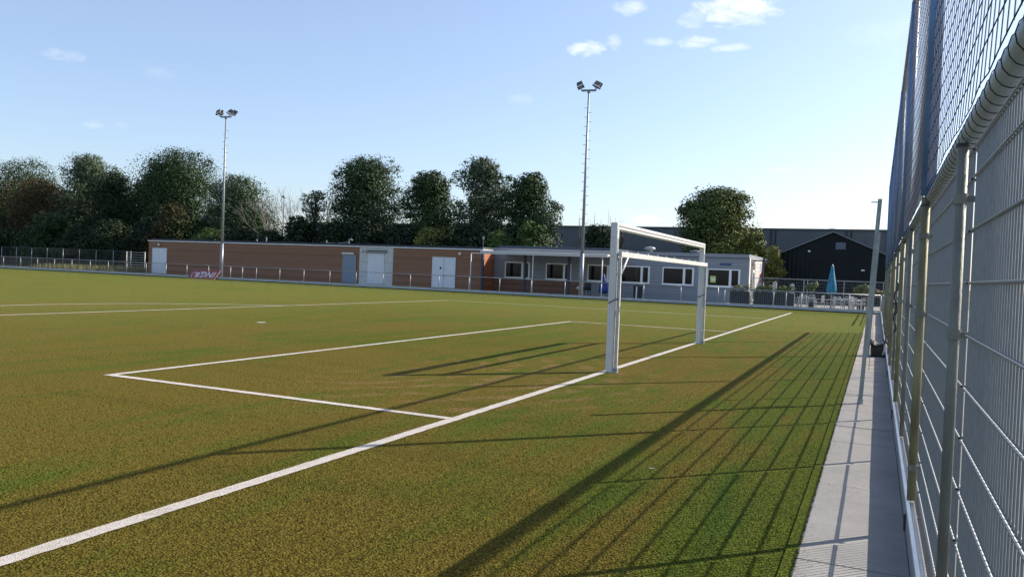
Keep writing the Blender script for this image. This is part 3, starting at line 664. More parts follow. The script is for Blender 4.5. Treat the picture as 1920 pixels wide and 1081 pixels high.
# side wall, its sunlit tone put into a paler cladding colour
side=clad_material('sunlit_side_cladding',(.46,.45,.43),(.54,.52,.50),.30,.6,.7)
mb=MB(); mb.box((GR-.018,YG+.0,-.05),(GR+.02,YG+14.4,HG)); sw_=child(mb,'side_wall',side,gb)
mb=MB(); mb.box((GR+.021,YG-.02,-.02),(GR+.06,YG+.42,HG)); child(mb,'corner_strip',framew,sw_)
mb=MB(); mb.box((GR+.021,YG+.55,-.02),(GR+.045,YG+3.1,HG-.05)); child(mb,'dark_panel',mat('dark_brown_panel',(.07,.06,.06),.6),sw_)
mb=MB(); mb.box((GR+.046,YG+1.5,.1),(GR+.09,YG+2.4,2.5)); dd=child(mb,'side_door',framew,sw_)
mb=MB(); mb.box((GR+.091,YG+1.68,.3),(GR+.096,YG+2.22,2.3)); child(mb,'door_glass',glassd,dd)
mb=MB(); mb.box((GR+.046,YG+1.5,2.95),(GR+.2,YG+1.9,3.12)); child(mb,'side_lamp',white_al,sw_)
pc=[mat('poster_red',(.50,.04,.03),.6),mat('poster_lilac',(.35,.33,.50),.6),mat('poster_dark',(.07,.07,.09),.6)]
for k,(y0,y1,z0,z1,m_) in enumerate(((5.9,7.0,1.9,2.3,0),(6.0,6.9,1.45,1.75,0),(6.0,7.0,2.5,3.1,1),(6.1,7.1,.5,1.3,1),(5.8,6.5,1.9,2.1,2),(9.6,10.2,2.3,2.7,2))):
    mb=MB(); mb.box((GR+.021,YG+y0,z0),(GR+.032+.002*k,YG+y1,z1)); child(mb,'poster',pc[m_],sw_)
# canopy with posts
can=empty('canopy',(-20,43.7,0),'cream-edged flat canopy on thin white posts before the grey clubhouse','canopy')
cream=mat('cream_awning',(.66,.57,.46),.6,0,.10,2); 
mb=MB(); mb.box((-24.5,43.5,3.07),(-14.1,YG-.1,3.19)); child(mb,'roof_panel',cream,can)
mb=MB(); mb.box((-24.6,43.42,2.98),(-14.0,43.495,3.06)); mb.box((-24.6,43.40,3.10),(-14.0,43.495,3.24)); child(mb,'front_profile',white_al,can)
mb=MB(); mb.tube([(-25.45,43.5,3.0),(-24.6,43.5,3.0)],.03,6); child(mb,'side_rail',white_al,can)
for x in (-25.45,-20.05,-14.45): mb=MB(); mb.tube([(x,43.5,-.02),(x,43.5,2.98)],.04,8); child(mb,'post',white_al,can,True)
for x in (-25.3,-21.5,-17.75): mb=MB(); mb.box((x-.09,45.2,-.02),(x+.09,45.38,3.06)); child(mb,'pillar',mat('navy_pillar',(.03,.045,.08),.6) if x==-25.3 else bpy.data.materials['navy_pillar'],can)
# small things by the clubhouse
def parasol(x,y,z0,z1,rmax,h,m,label,polem,cat='parasol'):
    o=empty('closed_parasol',(x,y,0),label,cat)
    mb=MB(); mb.tube([(0,0,0),(0,0,h)],.028,8); mb.build('pole',polem,o,True)
    n=32; prof=[(.55,0),(.85,.05),(1.0,.16),(.92,.33),(.72,.52),(.52,.70),(.38,.85),(.30,.95),(.05,1.0)]
    mb=MB()
    for r,t in prof:
        for k in range(n):
            a=2*math.pi*k/n; q=rmax*r*(1+.16*math.cos(8*a)*(1-t)); mb.v.append((q*math.cos(a),q*math.sin(a),z0+(z1-z0)*t))
    for j in range(len(prof)-1):
        for k in range(n): a=j*n+k; b_=j*n+(k+1)%n; mb.f.append((a,b_,b_+n,a+n)); mb.m.append(0)
    mb.f.append(tuple((len(prof)-1)*n+k for k in range(n))); mb.m.append(0)
    c=mb.build('canvas',m,o,True)
    mb=MB(); mb.tube([(rmax*.8*math.cos(k*math.pi/6),rmax*.8*math.sin(k*math.pi/6),z0+(z1-z0)*.45) for k in range(13)],.018,5); mb.build('strap',m,o)
    mb=MB(); mb.lathe([(.28,0),(.28,.05),(.08,.10),(.05,.3)],n=14); mb.build('base',concrete,o)
    return o
teal=mat('teal_canvas',(.006,.10,.21),.6,0,.1,3,.3,10,col2=(.025,.23,.35),stretch=(3,3,.8))
parasol(1.47,43.2,.95,2.92,.28,2.95,teal,'closed bright teal parasol standing among the white terrace tables',white_al)
navyc=mat('royal_blue_canvas',(.006,.035,.20),.6,0,.2,4)
parasol(-14.95,45.5,.25,1.72,.34,1.74,navyc,'closed royal blue parasol standing below the grey clubhouse windows',rail_m)
bin_=empty('litter_bin',(-12.3,45.8,0),'dark round litter bin standing below the fourth clubhouse window','bin')
mb=MB(); mb.lathe([(.30,0),(.33,.1),(.34,.85),(.36,.88),(.35,.96),(.25,1.0)],n=18); mb.build('drum',mat('dark_bin',(.03,.035,.04),.5),bin_,True)
mb=MB(); mb.box((-.05,-.36,0),(.05,-.33,.9)); mb.build('front_strut',white_al,bin_)
mb=MB(); mb.tube([(0,0,1.0),(0,0,1.03)],.2,16); mb.build('lid',black,bin_)
bq=empty('garden_seat',(-16.55,45.6,0),'dark garden chair stack with a pale lid beside the floodlight mast','garden chairs')
mb=MB()
for k in range(4): mb.box((-.05,-.3,.42+.07*k),(.5,.25,.46+.07*k)); 
mb.box((-.05,.22,.45),(.5,.28,1.0)); mb.build('seat',black,bq,bevel=.01)
for sx,sy in ((-.03,-.27),(.45,-.27),(-.03,.24),(.45,.24)): mb=MB(); mb.tube([(sx,sy,0),(sx,sy,.45)],.025,6); mb.build('leg',black,bq)
mb=MB(); mb.lathe([(.25,.50),(.27,.56),(.2,.68),(.03,.74)],c=(-.38,0),n=14); mb.build('grill_lid',mat('pale_lid',(.5,.54,.58),.4),bq,True)
mb=MB(); mb.tube([(-.38,0,0),(-.38,0,.5)],.03,6); mb.build('stand',rail_m,bq)
# dark post with a top arm at the clubhouse corner
lp=empty('dark_post',(-2.9,43,0),'tall dark post with a short top arm at the clubhouse corner','post')
mb=MB(); mb.box((-.05,-.05,-.02),(.05,.05,3.0)); mb.build('upright',mat('charcoal_post',(.03,.03,.035),.5),lp)
mb=MB(); mb.box((-.6,-.04,3.003),(.35,.04,3.08)); mb.build('arm',bpy.data.materials['charcoal_post'],lp)
# terrace planters with flowers, coloured near black for the shade behind the railing
leafA=mat('flower_foliage',(.04,.08,.015),.7,0,.4,12,col2=(.12,.17,.03))
def leafcloud(name,centres,radii,n,size,m,parent=None,seed=1,shell=.55,flat=.8,zmin=None):
    g=np.random.default_rng(seed); C_=np.array(centres,float); Rr=np.array(radii,float)
    if Rr.ndim==1: Rr=np.stack([Rr,Rr,Rr*flat],1)
    wgt=(Rr[:,0]*Rr[:,1]+Rr[:,0]*Rr[:,2]); wgt/=wgt.sum()
    idx=g.choice(len(C_),n,p=wgt); d=g.normal(size=(n,3)); d/=np.linalg.norm(d,axis=1,keepdims=True)
    rad=1-(1-shell)*g.random(n)**1.6*1.0; rad*=g.normal(1,.03,n)
    P_=C_[idx]+d*Rr[idx]*rad[:,None]
    if zmin is not None: P_=P_[P_[:,2]>zmin]; d=d[:len(P_)]
    n=len(P_)
    nr=d*1.0+g.normal(size=(n,3))*.42+np.array([0,0,.30]); nr/=np.linalg.norm(nr,axis=1,keepdims=True)
    a=g.normal(size=(n,3)); t1=np.cross(nr,a); t1/=np.linalg.norm(t1,axis=1,keepdims=True); t2=np.cross(nr,t1)
    s=size*g.uniform(.5,1.25,n)[:,None]
    V=np.empty((n,4,3)); V[:,0]=P_-t1*s; V[:,1]=P_-t2*s*.55+nr*s*.12; V[:,2]=P_+t1*s; V[:,3]=P_+t2*s*.55+nr*s*.12
    me=bpy.data.meshes.new(name); me.vertices.add(4*n); me.vertices.foreach_set('co',V.ravel()); me.loops.add(4*n); me.loops.foreach_set('vertex_index',np.arange(4*n,dtype=np.int32))
    me.polygons.add(n); me.polygons.foreach_set('loop_start',np.arange(n,dtype=np.int32)*4); me.polygons.foreach_set('loop_total',np.full(n,4,dtype=np.int32))
    me.materials.append(m); me.update(); me.validate()
    o=bpy.data.objects.new(name,me); COL.objects.link(o)
    if parent: o.parent=parent
    return o
flowm=mat('mixed_blossom',(.35,.12,.10),.7,0,.3,30,col2=(.60,.45,.35))
dkp=mat('dark_planter',(.02,.022,.03),.7)
for k,(x0,x1,lab,fl) in enumerate(((-4.35,-3.15,'dark planter with small pink flowers at the clubhouse corner',1),(-2.9,-1.75,'dark planter with loose mixed greenery, second from the clubhouse',0),(-1.65,-.45,'dark planter overflowing with bright green leaves left of the tables',0))):
    xm=(x0+x1)/2; o=empty('flower_planter',(xm,39.2,0),lab,'planter','dark planters behind the terrace railing')
    mb=MB(); mb.box((x0-xm,-.22,0),(x1-xm,.22,.98)); mb.build('trough',dkp,o,bevel=.01)
    mb=MB()
    for q in range(5): mb.box((x0-xm,-.235,.12+.18*q),(x1-xm,-.221,.26+.18*q))
    mb.build('boarding',dkp,o)
    hw=(x1-x0)/2; cs=[(-hw+.15+q*(2*hw-.3)/5,0,1.08+.10*((q*7+k*3)%3)) for q in range(6)]
    leafcloud('greenery',cs,[.22]*6,900 if not fl else 500,.05,leafA,o,seed=20+k)
    if fl or k==1: leafcloud('blossom',cs,[.20]*6,160,.035,flowm,o,seed=40+k)
def potted(x,y,h,r,label,seed):
    o=empty('potted_shrub',(x,y,0),label,'potted shrub','potted shrubs on the terrace')
    mb=MB(); mb.lathe([(.20,0),(.26,.4),(.28,.5),(.24,.5)],n=16); mb.build('pot',dkp,o,True)
    mb=MB(); mb.tube([(0,0,.45),(.02,.01,.9),(0,0,h)],[.03,.025,.015],6); mb.build('stem',mat('shrub_bark',(.10,.08,.06),.9) if 'shrub_bark' not in bpy.data.materials else bpy.data.materials['shrub_bark'],o)
    leafcloud('crown',[(0,0,h),(r*.5,0,h+.08),(-r*.5,.1,h-.1),(0,0,h-.3)],[r*.7,r*.55,r*.6,r*.5],1100,.06,mat('olive_leaf',(.07,.09,.035),.7,0,.3,9,col2=(.16,.19,.08)) if 'olive_leaf' not in bpy.data.materials else bpy.data.materials['olive_leaf'],o,seed=seed)
potted(.18,44.5,1.5,.42,'rounded grey-green shrub in a pot left of the teal parasol',3)
potted(3.25,44.5,1.45,.50,'rounded grey-green shrub in a pot behind the leaning pole',4)
bx=empty('flower_box',(4.1,39.3,0),'low timber flower box with reddish flowers at the end of the terrace','planter')
mb=MB(); mb.box((-.55,-.2,.95),(.5,.2,1.12)); mb.build('trough',timber,bx)
for s in (-.45,.4): mb=MB(); mb.box((s-.04,-.15,0),(s+.04,.15,.95)); mb.build('leg',timber,bx)
leafcloud('greenery',[(-.35,0,1.22),(0,0,1.25),(.35,0,1.22)],[.2,.22,.2],500,.05,leafA,bx,seed=61); leafcloud('blossom',[(-.3,0,1.25),(.1,0,1.3),(.35,0,1.25)],[.18,.2,.18],160,.04,flowm,bx,seed=62)
# terrace furniture
furn=mat('white_garden_metal',(.42,.42,.42),.4,.3,.1,8)
def table():
    o=empty('terrace_table',(0,0,0),'x','table','pale tables on the terrace')
    mb=MB(); mb.box((-.55,-.38,.72),(.55,.38,.75)); mb.build('tabletop',furn,o,bevel=.01)
    for sx in (-.47,.47):
        for sy in (-.3,.3): mb=MB(); mb.tube([(sx,sy,.72),(sx*1.05,sy*1.1,0)],.022,6); mb.build('leg',furn,o)
    mb=MB(); mb.box((-.5,-.33,.66),(.5,-.30,.72)); mb.box((-.5,.30,.66),(.5,.33,.72)); mb.build('apron',furn,o)
    return o
def chair():
    o=empty('terrace_chair',(0,0,0),'x','chair','pale slatted chairs on the terrace')
    mb=MB()
    for k in range(5): mb.box((-.22,-.22+.09*k,.44),(.22,-.15+.09*k,.46))
    mb.build('seat',furn,o)
    mb=MB()
    for k in range(6): mb.box((-.2+.075*k,.235+.0,.5),(-.175+.075*k,.25,.86))
    mb.tube([(-.22,.24,.46),(-.22,.26,.80),(-.16,.27,.88),(.16,.27,.88),(.22,.26,.80),(.22,.24,.46)],.016,6)
    mb.build('backrest',furn,o)
    for sx in (-.22,.22):
        mb=MB(); mb.tube([(sx,-.22,.66),(sx,-.24,0)],.016,6); mb.build('leg',furn,o)
        mb=MB(); mb.tube([(sx,.24,.46),(sx,.28,0)],.016,6); mb.build('leg',furn,o)
        mb=MB(); mb.tube([(sx,-.22,.66),(sx,.25,.68)],.018,6); mb.build('armrest',furn,o)
    return o
T0=table(); C0=chair()
def put(src,x,y,rz,label,first):
    o=src if first else copy_tree(src); o.location=(x,y,0); o.rotation_euler=(0,0,rz); o['label']=label; return o
for i,(x,y,a,l) in enumerate(((.05,41.6,.08,'pale table farthest left on the terrace, beside the planters'),(2.25,41.7,-.05,'pale table just right of the teal parasol'),(3.35,42.6,.15,'pale table partly hidden behind the leaning poles'))): put(T0,x,y,a,l,i==0)
for i,(x,y,a,l) in enumerate(((-.75,41.5,1.7,'chair at the left end of the left-hand terrace table'),(-.1,40.7,3.3,'chair on the pitch side of the left-hand terrace table'),(.35,42.5,.2,'chair behind the left-hand terrace table'),(.85,41.2,-1.9,'chair at the right end of the left-hand table, turned to the parasol'),
    (1.5,41.0,-1.2,'chair just in front of the teal parasol'),(2.0,40.8,3.0,'chair on the pitch side of the table right of the parasol'),(2.55,42.6,.1,'chair behind the table right of the parasol'),(3.0,41.0,2.7,'chair between the two right-hand terrace tables'),(3.55,41.6,3.3,'chair in front of the table hidden by the leaning poles'),(3.0,43.1,1.2,'chair at the left end of the rearmost terrace table'))): put(C0,x,y,a,l,i==0)
# mesh fence behind the terrace
tf=empty('terrace_fence',(0,49.5,0),'thin dark wire fence behind the terrace, before the black shed','fence')
mb=MB(); mb.tube([(-4.4,49.6,1.92),(5.4,49.6,1.92)],.022,6); child(mb,'top_rail',rail_m,tf)
for x in (-4.4,-.75,-.5,2.0,4.6): mb=MB(); mb.tube([(x,49.6,-.03),(x,49.6,1.95)],.035 if x<0 else .028,8); child(mb,'post',rail_m,tf)
mb=MB(); x=-4.4
while x<5.4: mb.box((x,49.6,.05),(x+.006,49.604,1.9)); x+=.12
for k in range(9): mb.box((-4.4,49.606,.1+.22*k),(5.4,49.61,.107+.22*k))
child(mb,'wire_mesh',rail_m,tf)
mb=MB()
for k,(x,h) in enumerate(((-3.5,1.55),(-2.6,1.60),(-1.4,1.5))):
    b_=MB(); b_.box((-.14,-.06,0),(.14,.06,h)); b_.prism([(-.14,h),(0,h+.10),(.14,h)],'y',-.06,.06); o=b_.build('wooden_stake',mat('pale_stake',(.38,.38,.37),.8) if k==0 else bpy.data.materials['pale_stake'],None,loc=(x,47.6,0)); tag(o,['pale pointed stake nearest the clubhouse, above the planters','pale pointed stake in the middle of three above the planters','narrow pale stake farthest right above the planters'][k],'stake','pale stakes behind the planters')
# ------------------------------------------------------------------ black shed
def corr_material(name,c1,c2,pitch,axis='X',rough=.55,bump=.7):
    m=bpy.data.materials.new(name); m.use_nodes=True; t=m.node_tree; b=t.nodes['Principled BSDF']; b.inputs['Roughness'].default_value=rough; b.inputs['Specular IOR Level'].default_value=.15
    g=N(t,'ShaderNodeNewGeometry'); sp=N(t,'ShaderNodeSeparateXYZ'); L(t,g.outputs['Position'],sp.inputs[0])
    d=N(t,'ShaderNodeMath',operation='MULTIPLY'); L(t,sp.outputs[axis],d.inputs[0]); d.inputs[1].default_value=2*math.pi/pitch
    s=N(t,'ShaderNodeMath',operation='SINE'); L(t,d.outputs[0],s.inputs[0])
    n=N(t,'ShaderNodeTexNoise',i={'Scale':.5,'Detail':6.0,'Roughness':.6}); L(t,g.outputs['Position'],n.inputs['Vector'])
    r=N(t,'ShaderNodeValToRGB'); L(t,n.outputs['Fac'],r.inputs[0]); r.color_ramp.elements[0].position=.35; r.color_ramp.elements[1].position=.65; r.color_ramp.elements[0].color=(*c1,1); r.color_ramp.elements[1].color=(*c2,1)
    L(t,r.outputs[0],b.inputs['Base Color'])
    bp=N(t,'ShaderNodeBump',i={'Strength':bump,'Distance':.03}); L(t,s.outputs[0],bp.inputs['Height']); L(t,bp.outputs[0],b.inputs['Normal'])
    return m
shedm=corr_material('black_green_sheet',(.005,.009,.010),(.008,.013,.015),.35)
sd_=empty('black_shed',(.7,58,0),'large black gabled sheet-metal shed behind the terrace','shed')
mb=MB(); mb.prism([(-3.5,-.1),(5.0,-.1),(5.0,4.02),(.72,5.88),(-3.5,4.02)],'y',58,74); child(mb,'wall',shedm,sd_)
mb=MB()
for sgn,xa in ((-1,-3.75),(1,5.25)):
    xb=.72; za,zb=3.93,5.93
    mb.add([(xa,57.75,za),(xb,57.75,zb),(xb,74.2,zb),(xa,74.2,za),(xa,57.75,za+.10),(xb,57.75,zb+.10),(xb,74.2,zb+.10),(xa,74.2,za+.10)],[(0,1,2,3),(4,7,6,5),(0,4,5,1),(1,5,6,2),(2,6,7,3),(3,7,4,0)])
child(mb,'roof',mat('shed_roof',(.12,.14,.16),.5,.3,.1,1),sd_)
mb=MB(); mb.box((.92,57.95,4.55),(1.70,57.998,5.12)); child(mb,'vent_panel',mat('blue_grey_vent',(.07,.09,.14),.5),sd_)
mb=MB(); mb.box((-1.2,57.85,4.27),(-1.02,57.998,4.40)); child(mb,'security_lamp',white_al,sd_)
mb=MB(); mb.box((2.95,57.85,2.82),(3.2,57.998,2.93)); child(mb,'security_lamp',white_al,sd_)
for x in (-3.6,4.9): mb=MB(); mb.tube([(x,57.9,-.1),(x,57.9,3.9)],.05,8); child(mb,'downpipe',rail_m,sd_)
# ------------------------------------------------------------------ warehouse
whm=corr_material('slate_sheet',(.115,.128,.14),(.14,.153,.165),.9,bump=.5)
wh=empty('warehouse',(-20,85,0),'huge flat-roofed slate-grey warehouse behind the trees and the shed','warehouse')
mb=MB(); mb.box((-75,85,-.1),(4.95,125,7.75)); child(mb,'wall',whm,wh)
mb=MB(); mb.box((-75.1,84.9,7.752),(5.05,125.1,7.95)); child(mb,'parapet',mat('parapet_dark',(.06,.07,.08),.5),wh)
mb=MB()
for x in (-7.5,-7.0,.7,1.2): mb=MB(); mb.box((x,84.9,0),(x+.16,84.995,7.7)); child(mb,'downpipe',roofm,wh)
mb=MB(); mb.box((4.95,84.8,4.6),(5.35,85.2,7.9)); child(mb,'corner_flashing',white_al,wh)
mb=MB(); mb.lathe([(.5,0),(.7,.2),(.5,.35),(.1,.4)],c=(-.9,90),n=12); mb.v=[(x,y,z+7.95) for x,y,z in mb.v]; child(mb,'roof_dome',white_al,wh)

# ------------------------------------------------------------------ trees
bark=mat('tree_bark',(.085,.07,.055),.95,0,.3,4,.6,20)
def leafmat(name,a,b_,sc=.8):
    m=mat(name,a,.65,0,.3,sc,0,10,spec=.15,col2=b_); return m
LG=leafmat('leaf_green',(.022,.042,.016),(.050,.085,.028)); LD=leafmat('leaf_dark',(.014,.026,.012),(.030,.050,.020)); LS=leafmat('leaf_grey_green',(.045,.07,.040),(.095,.125,.065))
LR=leafmat('leaf_russet',(.042,.033,.015),(.085,.060,.024)); LY=leafmat('leaf_yellow_green',(.095,.115,.026),(.20,.20,.05)); LB=leafmat('leaf_bright',(.05,.085,.022),(.10,.15,.04))
def tree(name,x,y,h,wd,label,leaf,n=9000,seed=1,base=.18,lobes=26,size=.17,leaf2=None,gap=.0,grp='trees behind the clubhouse',shape=1.0,cat='tree',depth=None):
    g=random.Random(seed); wd*=1.25; h*=.95; root=empty(name,(x,y,0),label,cat,grp)
    dp=depth or min(wd*.9,9)
    zb=h*base; cen=[];rad=[]
    for k in range(lobes):
        t=((k+.5)/lobes)**.85
        env=(math.sqrt(max(0,1-((t-.38)/.64)**2)) if t>.38 else .96+.04*t/.38)*shape
        lr=wd*g.uniform(.19,.26)*(1 if t<.75 else .85)
        a=k*2.399+g.uniform(-.3,.3); q=g.uniform(.55,1.0) if k%3 else g.uniform(0,.4)
        rx=max(0,wd/2*env-lr*.75); ry=max(0,dp/2*env-lr*.7)
        zz=min(zb+(h-zb)*t,h-lr*.7)
        cen.append((math.cos(a)*rx*q,math.sin(a)*ry*q,zz)); rad.append((lr,lr,lr*g.uniform(.75,.95)))
    # many small outer clumps make the outline ragged
    big=list(zip(cen,rad))
    for k in range(lobes*6):
        (c,rd)=g.choice(big); d=Vector((g.gauss(0,1),g.gauss(0,1),g.gauss(.25,1))).normalized(); q=(c[0]+d.x*rd[0]*.84,c[1]+d.y*rd[1]*.84,c[2]+d.z*rd[2]*.84)
        s=g.uniform(.16,.36)*rd[0]
        if q[2]<h*base*.8 or abs(q[0])>wd*.53 or q[2]>h: continue
        cen.append(q); rad.append((s,s,s*.75))
    # trunk and limbs
    tk=MB(); th=h*(.35+base*.3); r0=.022*h+.05
    tk.tube([(0,0,-.1),(.05,0,th*.5),(g.uniform(-.2,.2),g.uniform(-.2,.2),th)],[r0,r0*.75,r0*.6],9)
    for (c,rd) in big[::1]:
        s=(0,0,min(th,c[2]*.6)); m_=((c[0])*.45,(c[1])*.45,(s[2]+c[2])/2+.1*h*g.random()); tk.tube([s,m_,c],[r0*.45,r0*.26,r0*.08],6)
    t_=tk.build('trunk',bark,root,True)
    cr_=leafcloud('crown',cen,rad,int(n*3.2),size*.80,leaf,root,seed=seed,shell=.35)
    if leaf2:
        nn=len(cr_.data.polygons); co=np.empty(nn*3); cr_.data.polygons.foreach_get('center',co); co=co.reshape(-1,3); cr_.data.materials.append(leaf2)
        gg=np.random.default_rng(seed); s_=co[:,0]/(wd/2)*.5+.5-.25*(co[:,2]/h)+gg.normal(0,.18,nn)
        cr_.data.polygons.foreach_set('material_index',(s_>.50).astype(np.int32)); cr_.data.update()
    return root
G1='trees of the wood at left'
tree('broadleaf_tree',-117,68,16.6,18,'rounded dark green tree at the far left edge above the russet one',LG,9000,1,grp=G1)
tree('broadleaf_tree',-104.5,62,12.6,12,'russet-brown tree low at the left, between green crowns',LR,9000,2,grp=G1,base=.05)
tree('broadleaf_tree',-97.0,64,16.4,9.0,'pale grey-green round-topped tree rising above the russet one',LS,8500,3,grp=G1,base=.3)
tree('broadleaf_tree',-88.5,61,13.3,9,'dark lower tree just left of the biggest crown in the wood',LD,7500,4,grp=G1,base=.05)
tree('broadleaf_tree',-80.5,64,16.3,15.5,'biggest broad dark green tree of the wood, left of the first mast',LG,17000,5,grp=G1,base=.12,lobes=38)
tree('broadleaf_tree',-68.0,62,12.6,11.0,'drooping blue-green tree directly behind the left floodlight mast',LS,9500,6,grp=G1,base=.08,leaf2=LG)
tree('broadleaf_tree',-49.0,62,14.5,10.2,'big round-topped dark tree right of the bare trees',LG,15000,7,base=.10,lobes=34,leaf2=LS)
tree('broadleaf_tree',-40.3,62,12.7,7.6,'middle-height rounded tree left of the airy tall tree',LG,9500,8,base=.12,lobes=28)
tree('broadleaf_tree',-33.4,61,13.9,6.6,'tall airy tree with gaps of sky, above the white double door',LS,6500,9,base=.30,lobes=24,gap=.3,size=.17)
tree('broadleaf_tree',-27.6,60,12.0,6.2,'dark tree sloping down at the right end of the row',LG,10000,10,base=.12,lobes=28,leaf2=LS)
# trees right
tree('conical_tree',-19.6,58,6.6,4.6,'feathery dark shrub tree behind the clubhouse left of the goal',LD,6500,11,base=.05,lobes=18,size=.12,grp='trees beyond the clubhouse roof')
tree('broadleaf_tree',-10.3,66,10.9,8.6,'round-headed green tree above the clubhouse roof, its sunlit right side coloured yellower',leafmat('leaf_warm_green',(.045,.068,.022),(.090,.120,.034)),15000,12,base=.12,lobes=34,leaf2=LY,grp='trees beyond the clubhouse roof',size=.18)  # second leaf colour paints the sunlit right side of the crown
tree('young_tree',-3.9,57,4.95,1.9,'small yellow-green young tree left of the black shed',LY,1600,13,base=.15,lobes=14,size=.11,grp='trees beyond the clubhouse roof')
tree('broadleaf_tree',-6.3,64,6.6,2.6,'yellowing lower tree leaning off the right of the round-headed tree',LY,3200,14,base=.1,lobes=14,size=.15,leaf2=LB,grp='trees beyond the clubhouse roof')
# upright twigs of the feathery shrub tree
tw=MB(); g=random.Random(5)
for k in range(26):
    x=-19.6+g.uniform(-2.1,2.4); y=58+g.uniform(-1,1); z=5.4+g.uniform(-.6,.5); tw.tube([(x,y,z-1),(x+g.uniform(-.15,.15),y,z+g.uniform(.5,1.9))],[.03,.008],4)
ct=[o for o in bpy.data.objects if o.name.startswith('conical_tree')][0]; child(tw,'twig',bark,ct)
# understorey shrubs: dense, shade and sunlit spots put into leaf colours, each bush its own
g=random.Random(11); nb=0
specs=[(-112,58,5.5,9,LD),(-103,56,5.0,8,LD),(-95.5,57,7.2,7.5,LG),(-88,56,5.4,7,LD),(-82,55.5,6.2,7,LD),(-76.0,56,6.6,6,LD),(-71.5,56,8.3,6.6,LR),(-66,56,5.4,6,LB),(-61.5,56,5.6,5.5,LD),(-57.2,56,5.3,5.5,LD),(-53,56,7.0,5.5,LD),(-48.5,56,6.4,6,LD),(-44,56,6.6,6,LD),(-40.5,56,6.2,5.2,LD),(-36.2,55.5,6.0,5.4,LY),(-32.5,56,6.4,5.4,LD),(-28.8,55.5,5.6,4.6,LB),(-25.9,56.5,6.8,4.2,LB)]
labs=['dark bush at the far left foot of the wood','dark bush below the russet tree','mid-green bush with lit leaves below the pale grey-green tree','dark bush left of the biggest tree','dark bush at the left foot of the biggest tree','dark bush at the right foot of the biggest tree','tall russet-gold bush above the left end of the brown building','bright green low bush just right of the left mast','dark bush left below the bare trees','dark pointed bush below the bare trees','tall dark bush right below the bare trees','dark bush under the big round-topped tree','dark bush between the big round-topped tree and the middle one','dark bush under the middle-height tree','yellow-green lit bush above the white panel doorway','dark bush under the airy tall tree','bright lit bush low before the right end of the row','bright green bush at the right end of the row beside the warehouse']
for k,(x,y,h,wd,lm_) in enumerate(specs):
    tree('bush',x,y,h,wd,labs[k],lm_,int(1500*wd*h/12),30+k,base=-.05,lobes=18,size=.17 if lm_ in(LB,LY,LR) else .2,grp='bushes along the foot of the trees',cat='bush',leaf2=(LD if lm_ is LY else (LG if lm_ is LB else (LG if lm_ is LR else None))))
# second rank of dark bushes further back closes the wood off from the sky
labs2=['russet thicket tree behind, farthest left in the wood','dark thicket tree between the russet tree and the pale grey-green tree','dark thicket tree deep in the wood behind the pale grey-green tree','dark thicket tree deep in the wood left of the biggest crown','dark thicket tree deep behind the left mast']
for k,(x,h) in enumerate(((-127,12),(-115,12.2),(-103,12.6),(-92.5,14.2),(-77,9.5))):
    tree('bush',x,71,h,14,labs2[k],LD if k else LR,7000,70+k,base=-.05,lobes=14,size=.28,grp='bushes deep in the wood',cat='bush')
# bare trees
def bare(x,y,h,label,seed,n=9):
    o=empty('bare_tree',(x,y,0),label,'bare tree','bare trees in the gap'); g=random.Random(seed); mb=MB()
    def br(p,d,l,r,lv):
        q=p+d*l; m_=p+d*l*.5+Vector((g.uniform(-.1,.1),g.uniform(-.1,.1),0))*l*.3; mb.tube([p,m_,q],[r,r*.8,r*.6],5,cap=False)
        if lv==0: return
        for _ in range(g.choice((2,3,3))):
            nd=(d+Vector((g.gauss(0,.32),g.gauss(0,.32),g.uniform(.0,.25)))).normalized(); br(q,nd,l*g.uniform(.62,.85),r*.62,lv-1)
    for _ in range(3): br(Vector((g.uniform(-.3,.3),g.uniform(-.3,.3),0)),Vector((g.uniform(-.2,.2),g.uniform(-.2,.2),1)).normalized(),h*.33,.075,4)
    mb.build('branches',mat('pale_dead_bark',(.25,.235,.22),.9) if 'pale_dead_bark' not in bpy.data.materials else bpy.data.materials['pale_dead_bark'],o); return o
bare(-61.5,61,9.3,'bare grey tree at the left of the sky gap',1); bare(-57.6,61,9.9,'bare grey tree in the middle of the sky gap',2); bare(-55.0,61,10.2,'bare grey tree below the small leafy crown',5)
tree('broadleaf_tree',-54.6,60.5,10.6,3.4,'small thin green crown above the bare trees',LS,700,90,base=.62,lobes=7,size=.16)
sl_=empty('street_lamp',(-58.8,60,0),'small distant street lamp among the bare trees','street lamp')
mb=MB(); mb.tube([(0,0,0),(0,0,9.2)],[.09,.05],8); mb.build('pole',rail_m,sl_)
mb=MB(); mb.lathe([(.05,9.1),(.28,9.2),(.22,9.35),(.05,9.45)],n=10); mb.build('lamp_head',rail_m,sl_)
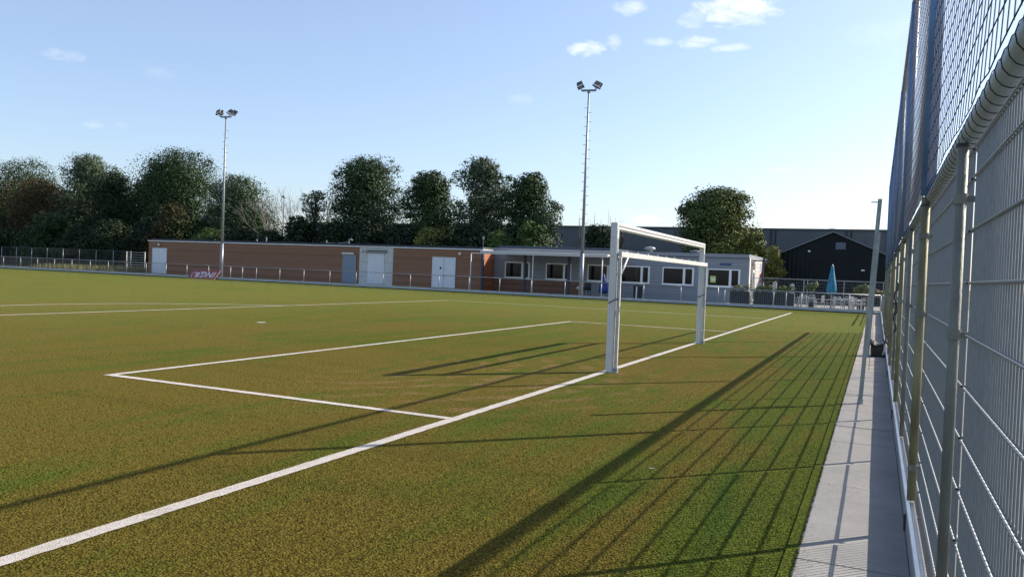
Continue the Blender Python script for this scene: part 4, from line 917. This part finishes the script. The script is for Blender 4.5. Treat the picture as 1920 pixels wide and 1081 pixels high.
# wild plants left of the building
def weeds():
    g=np.random.default_rng(8); n=9000; x=g.uniform(-77,-64.5,n); y=g.uniform(42,48.5,n); dens=np.sin(x*1.3)+np.sin(x*3.1+1)+g.normal(0,.6,n); k=dens>-.4; x,y=x[k],y[k]; n=len(x)
    h=g.uniform(.15,.75,n); a=g.uniform(0,6.28,n); V=np.zeros((n,3,3)); V[:,0]=np.c_[x-.03*np.cos(a),y-.03*np.sin(a),np.zeros(n)-.02]; V[:,1]=np.c_[x+.03*np.cos(a),y+.03*np.sin(a),np.zeros(n)-.02]; V[:,2]=np.c_[x+g.normal(0,.12,n),y+g.normal(0,.12,n),h]
    me=bpy.data.meshes.new('wild_grass'); me.from_pydata(V.reshape(-1,3).tolist(),[],np.arange(3*n).reshape(-1,3).tolist()); me.materials.append(mat('dry_weeds',(.07,.09,.025),.8,0,.3,1.5,col2=(.20,.18,.08)))
    o=bpy.data.objects.new('wild_grass',me); COL.objects.link(o); tag(o,'tall dry weeds growing left of the brown building','weeds',kind='stuff')
weeds()
# tiny litter on the pitch
for k,(x,y,l) in enumerate(((2.49,-6.53,'tiny white scrap on the turf inside the fence shadow'),(-1.45,-9.9,'tiny pale scrap on the turf left of the goal line'))):
    mb=MB(); mb.box((-.018,-.004,.014),(.018,.004,.020),rot=.4); o=mb.build('paper_scrap',white_al,None,loc=(x,y,0)); tag(o,l,'litter','scraps on the turf')
# crumbs of infill and dry bits on the slabs along the turf edge
g=np.random.default_rng(31); n=2600; y=g.uniform(-11,6,n); x=3.80+np.abs(g.normal(0,.13,n))*(1+.5*np.sin(y*1.7)); keep=x<4.40; x,y=x[keep],y[keep]; n=len(x)
a=g.uniform(0,6.28,(n,1))+np.array([[0,2.1,4.2]]); r_=g.uniform(.002,.006,(n,1)); V=np.zeros((n,3,3)); V[:,:,0]=x[:,None]+np.cos(a)*r_; V[:,:,1]=y[:,None]+np.sin(a)*r_; V[:,:,2]=.0135+g.uniform(0,.003,(n,3))
me=bpy.data.meshes.new('infill_crumbs'); me.from_pydata(V.reshape(-1,3).tolist(),[],np.arange(3*n).reshape(-1,3).tolist()); me.materials.append(mat('infill_crumb',(.05,.06,.02),.9,0,.3,30,col2=(.14,.11,.06))); o=bpy.data.objects.new('infill_crumbs',me); COL.objects.link(o); tag(o,'crumbs of turf infill scattered over the slab edge','infill crumbs',kind='stuff')
# render settings
S.render.engine='CYCLES'
try: S.cycles.max_bounces=6; S.cycles.transparent_max_bounces=8
except Exception: pass
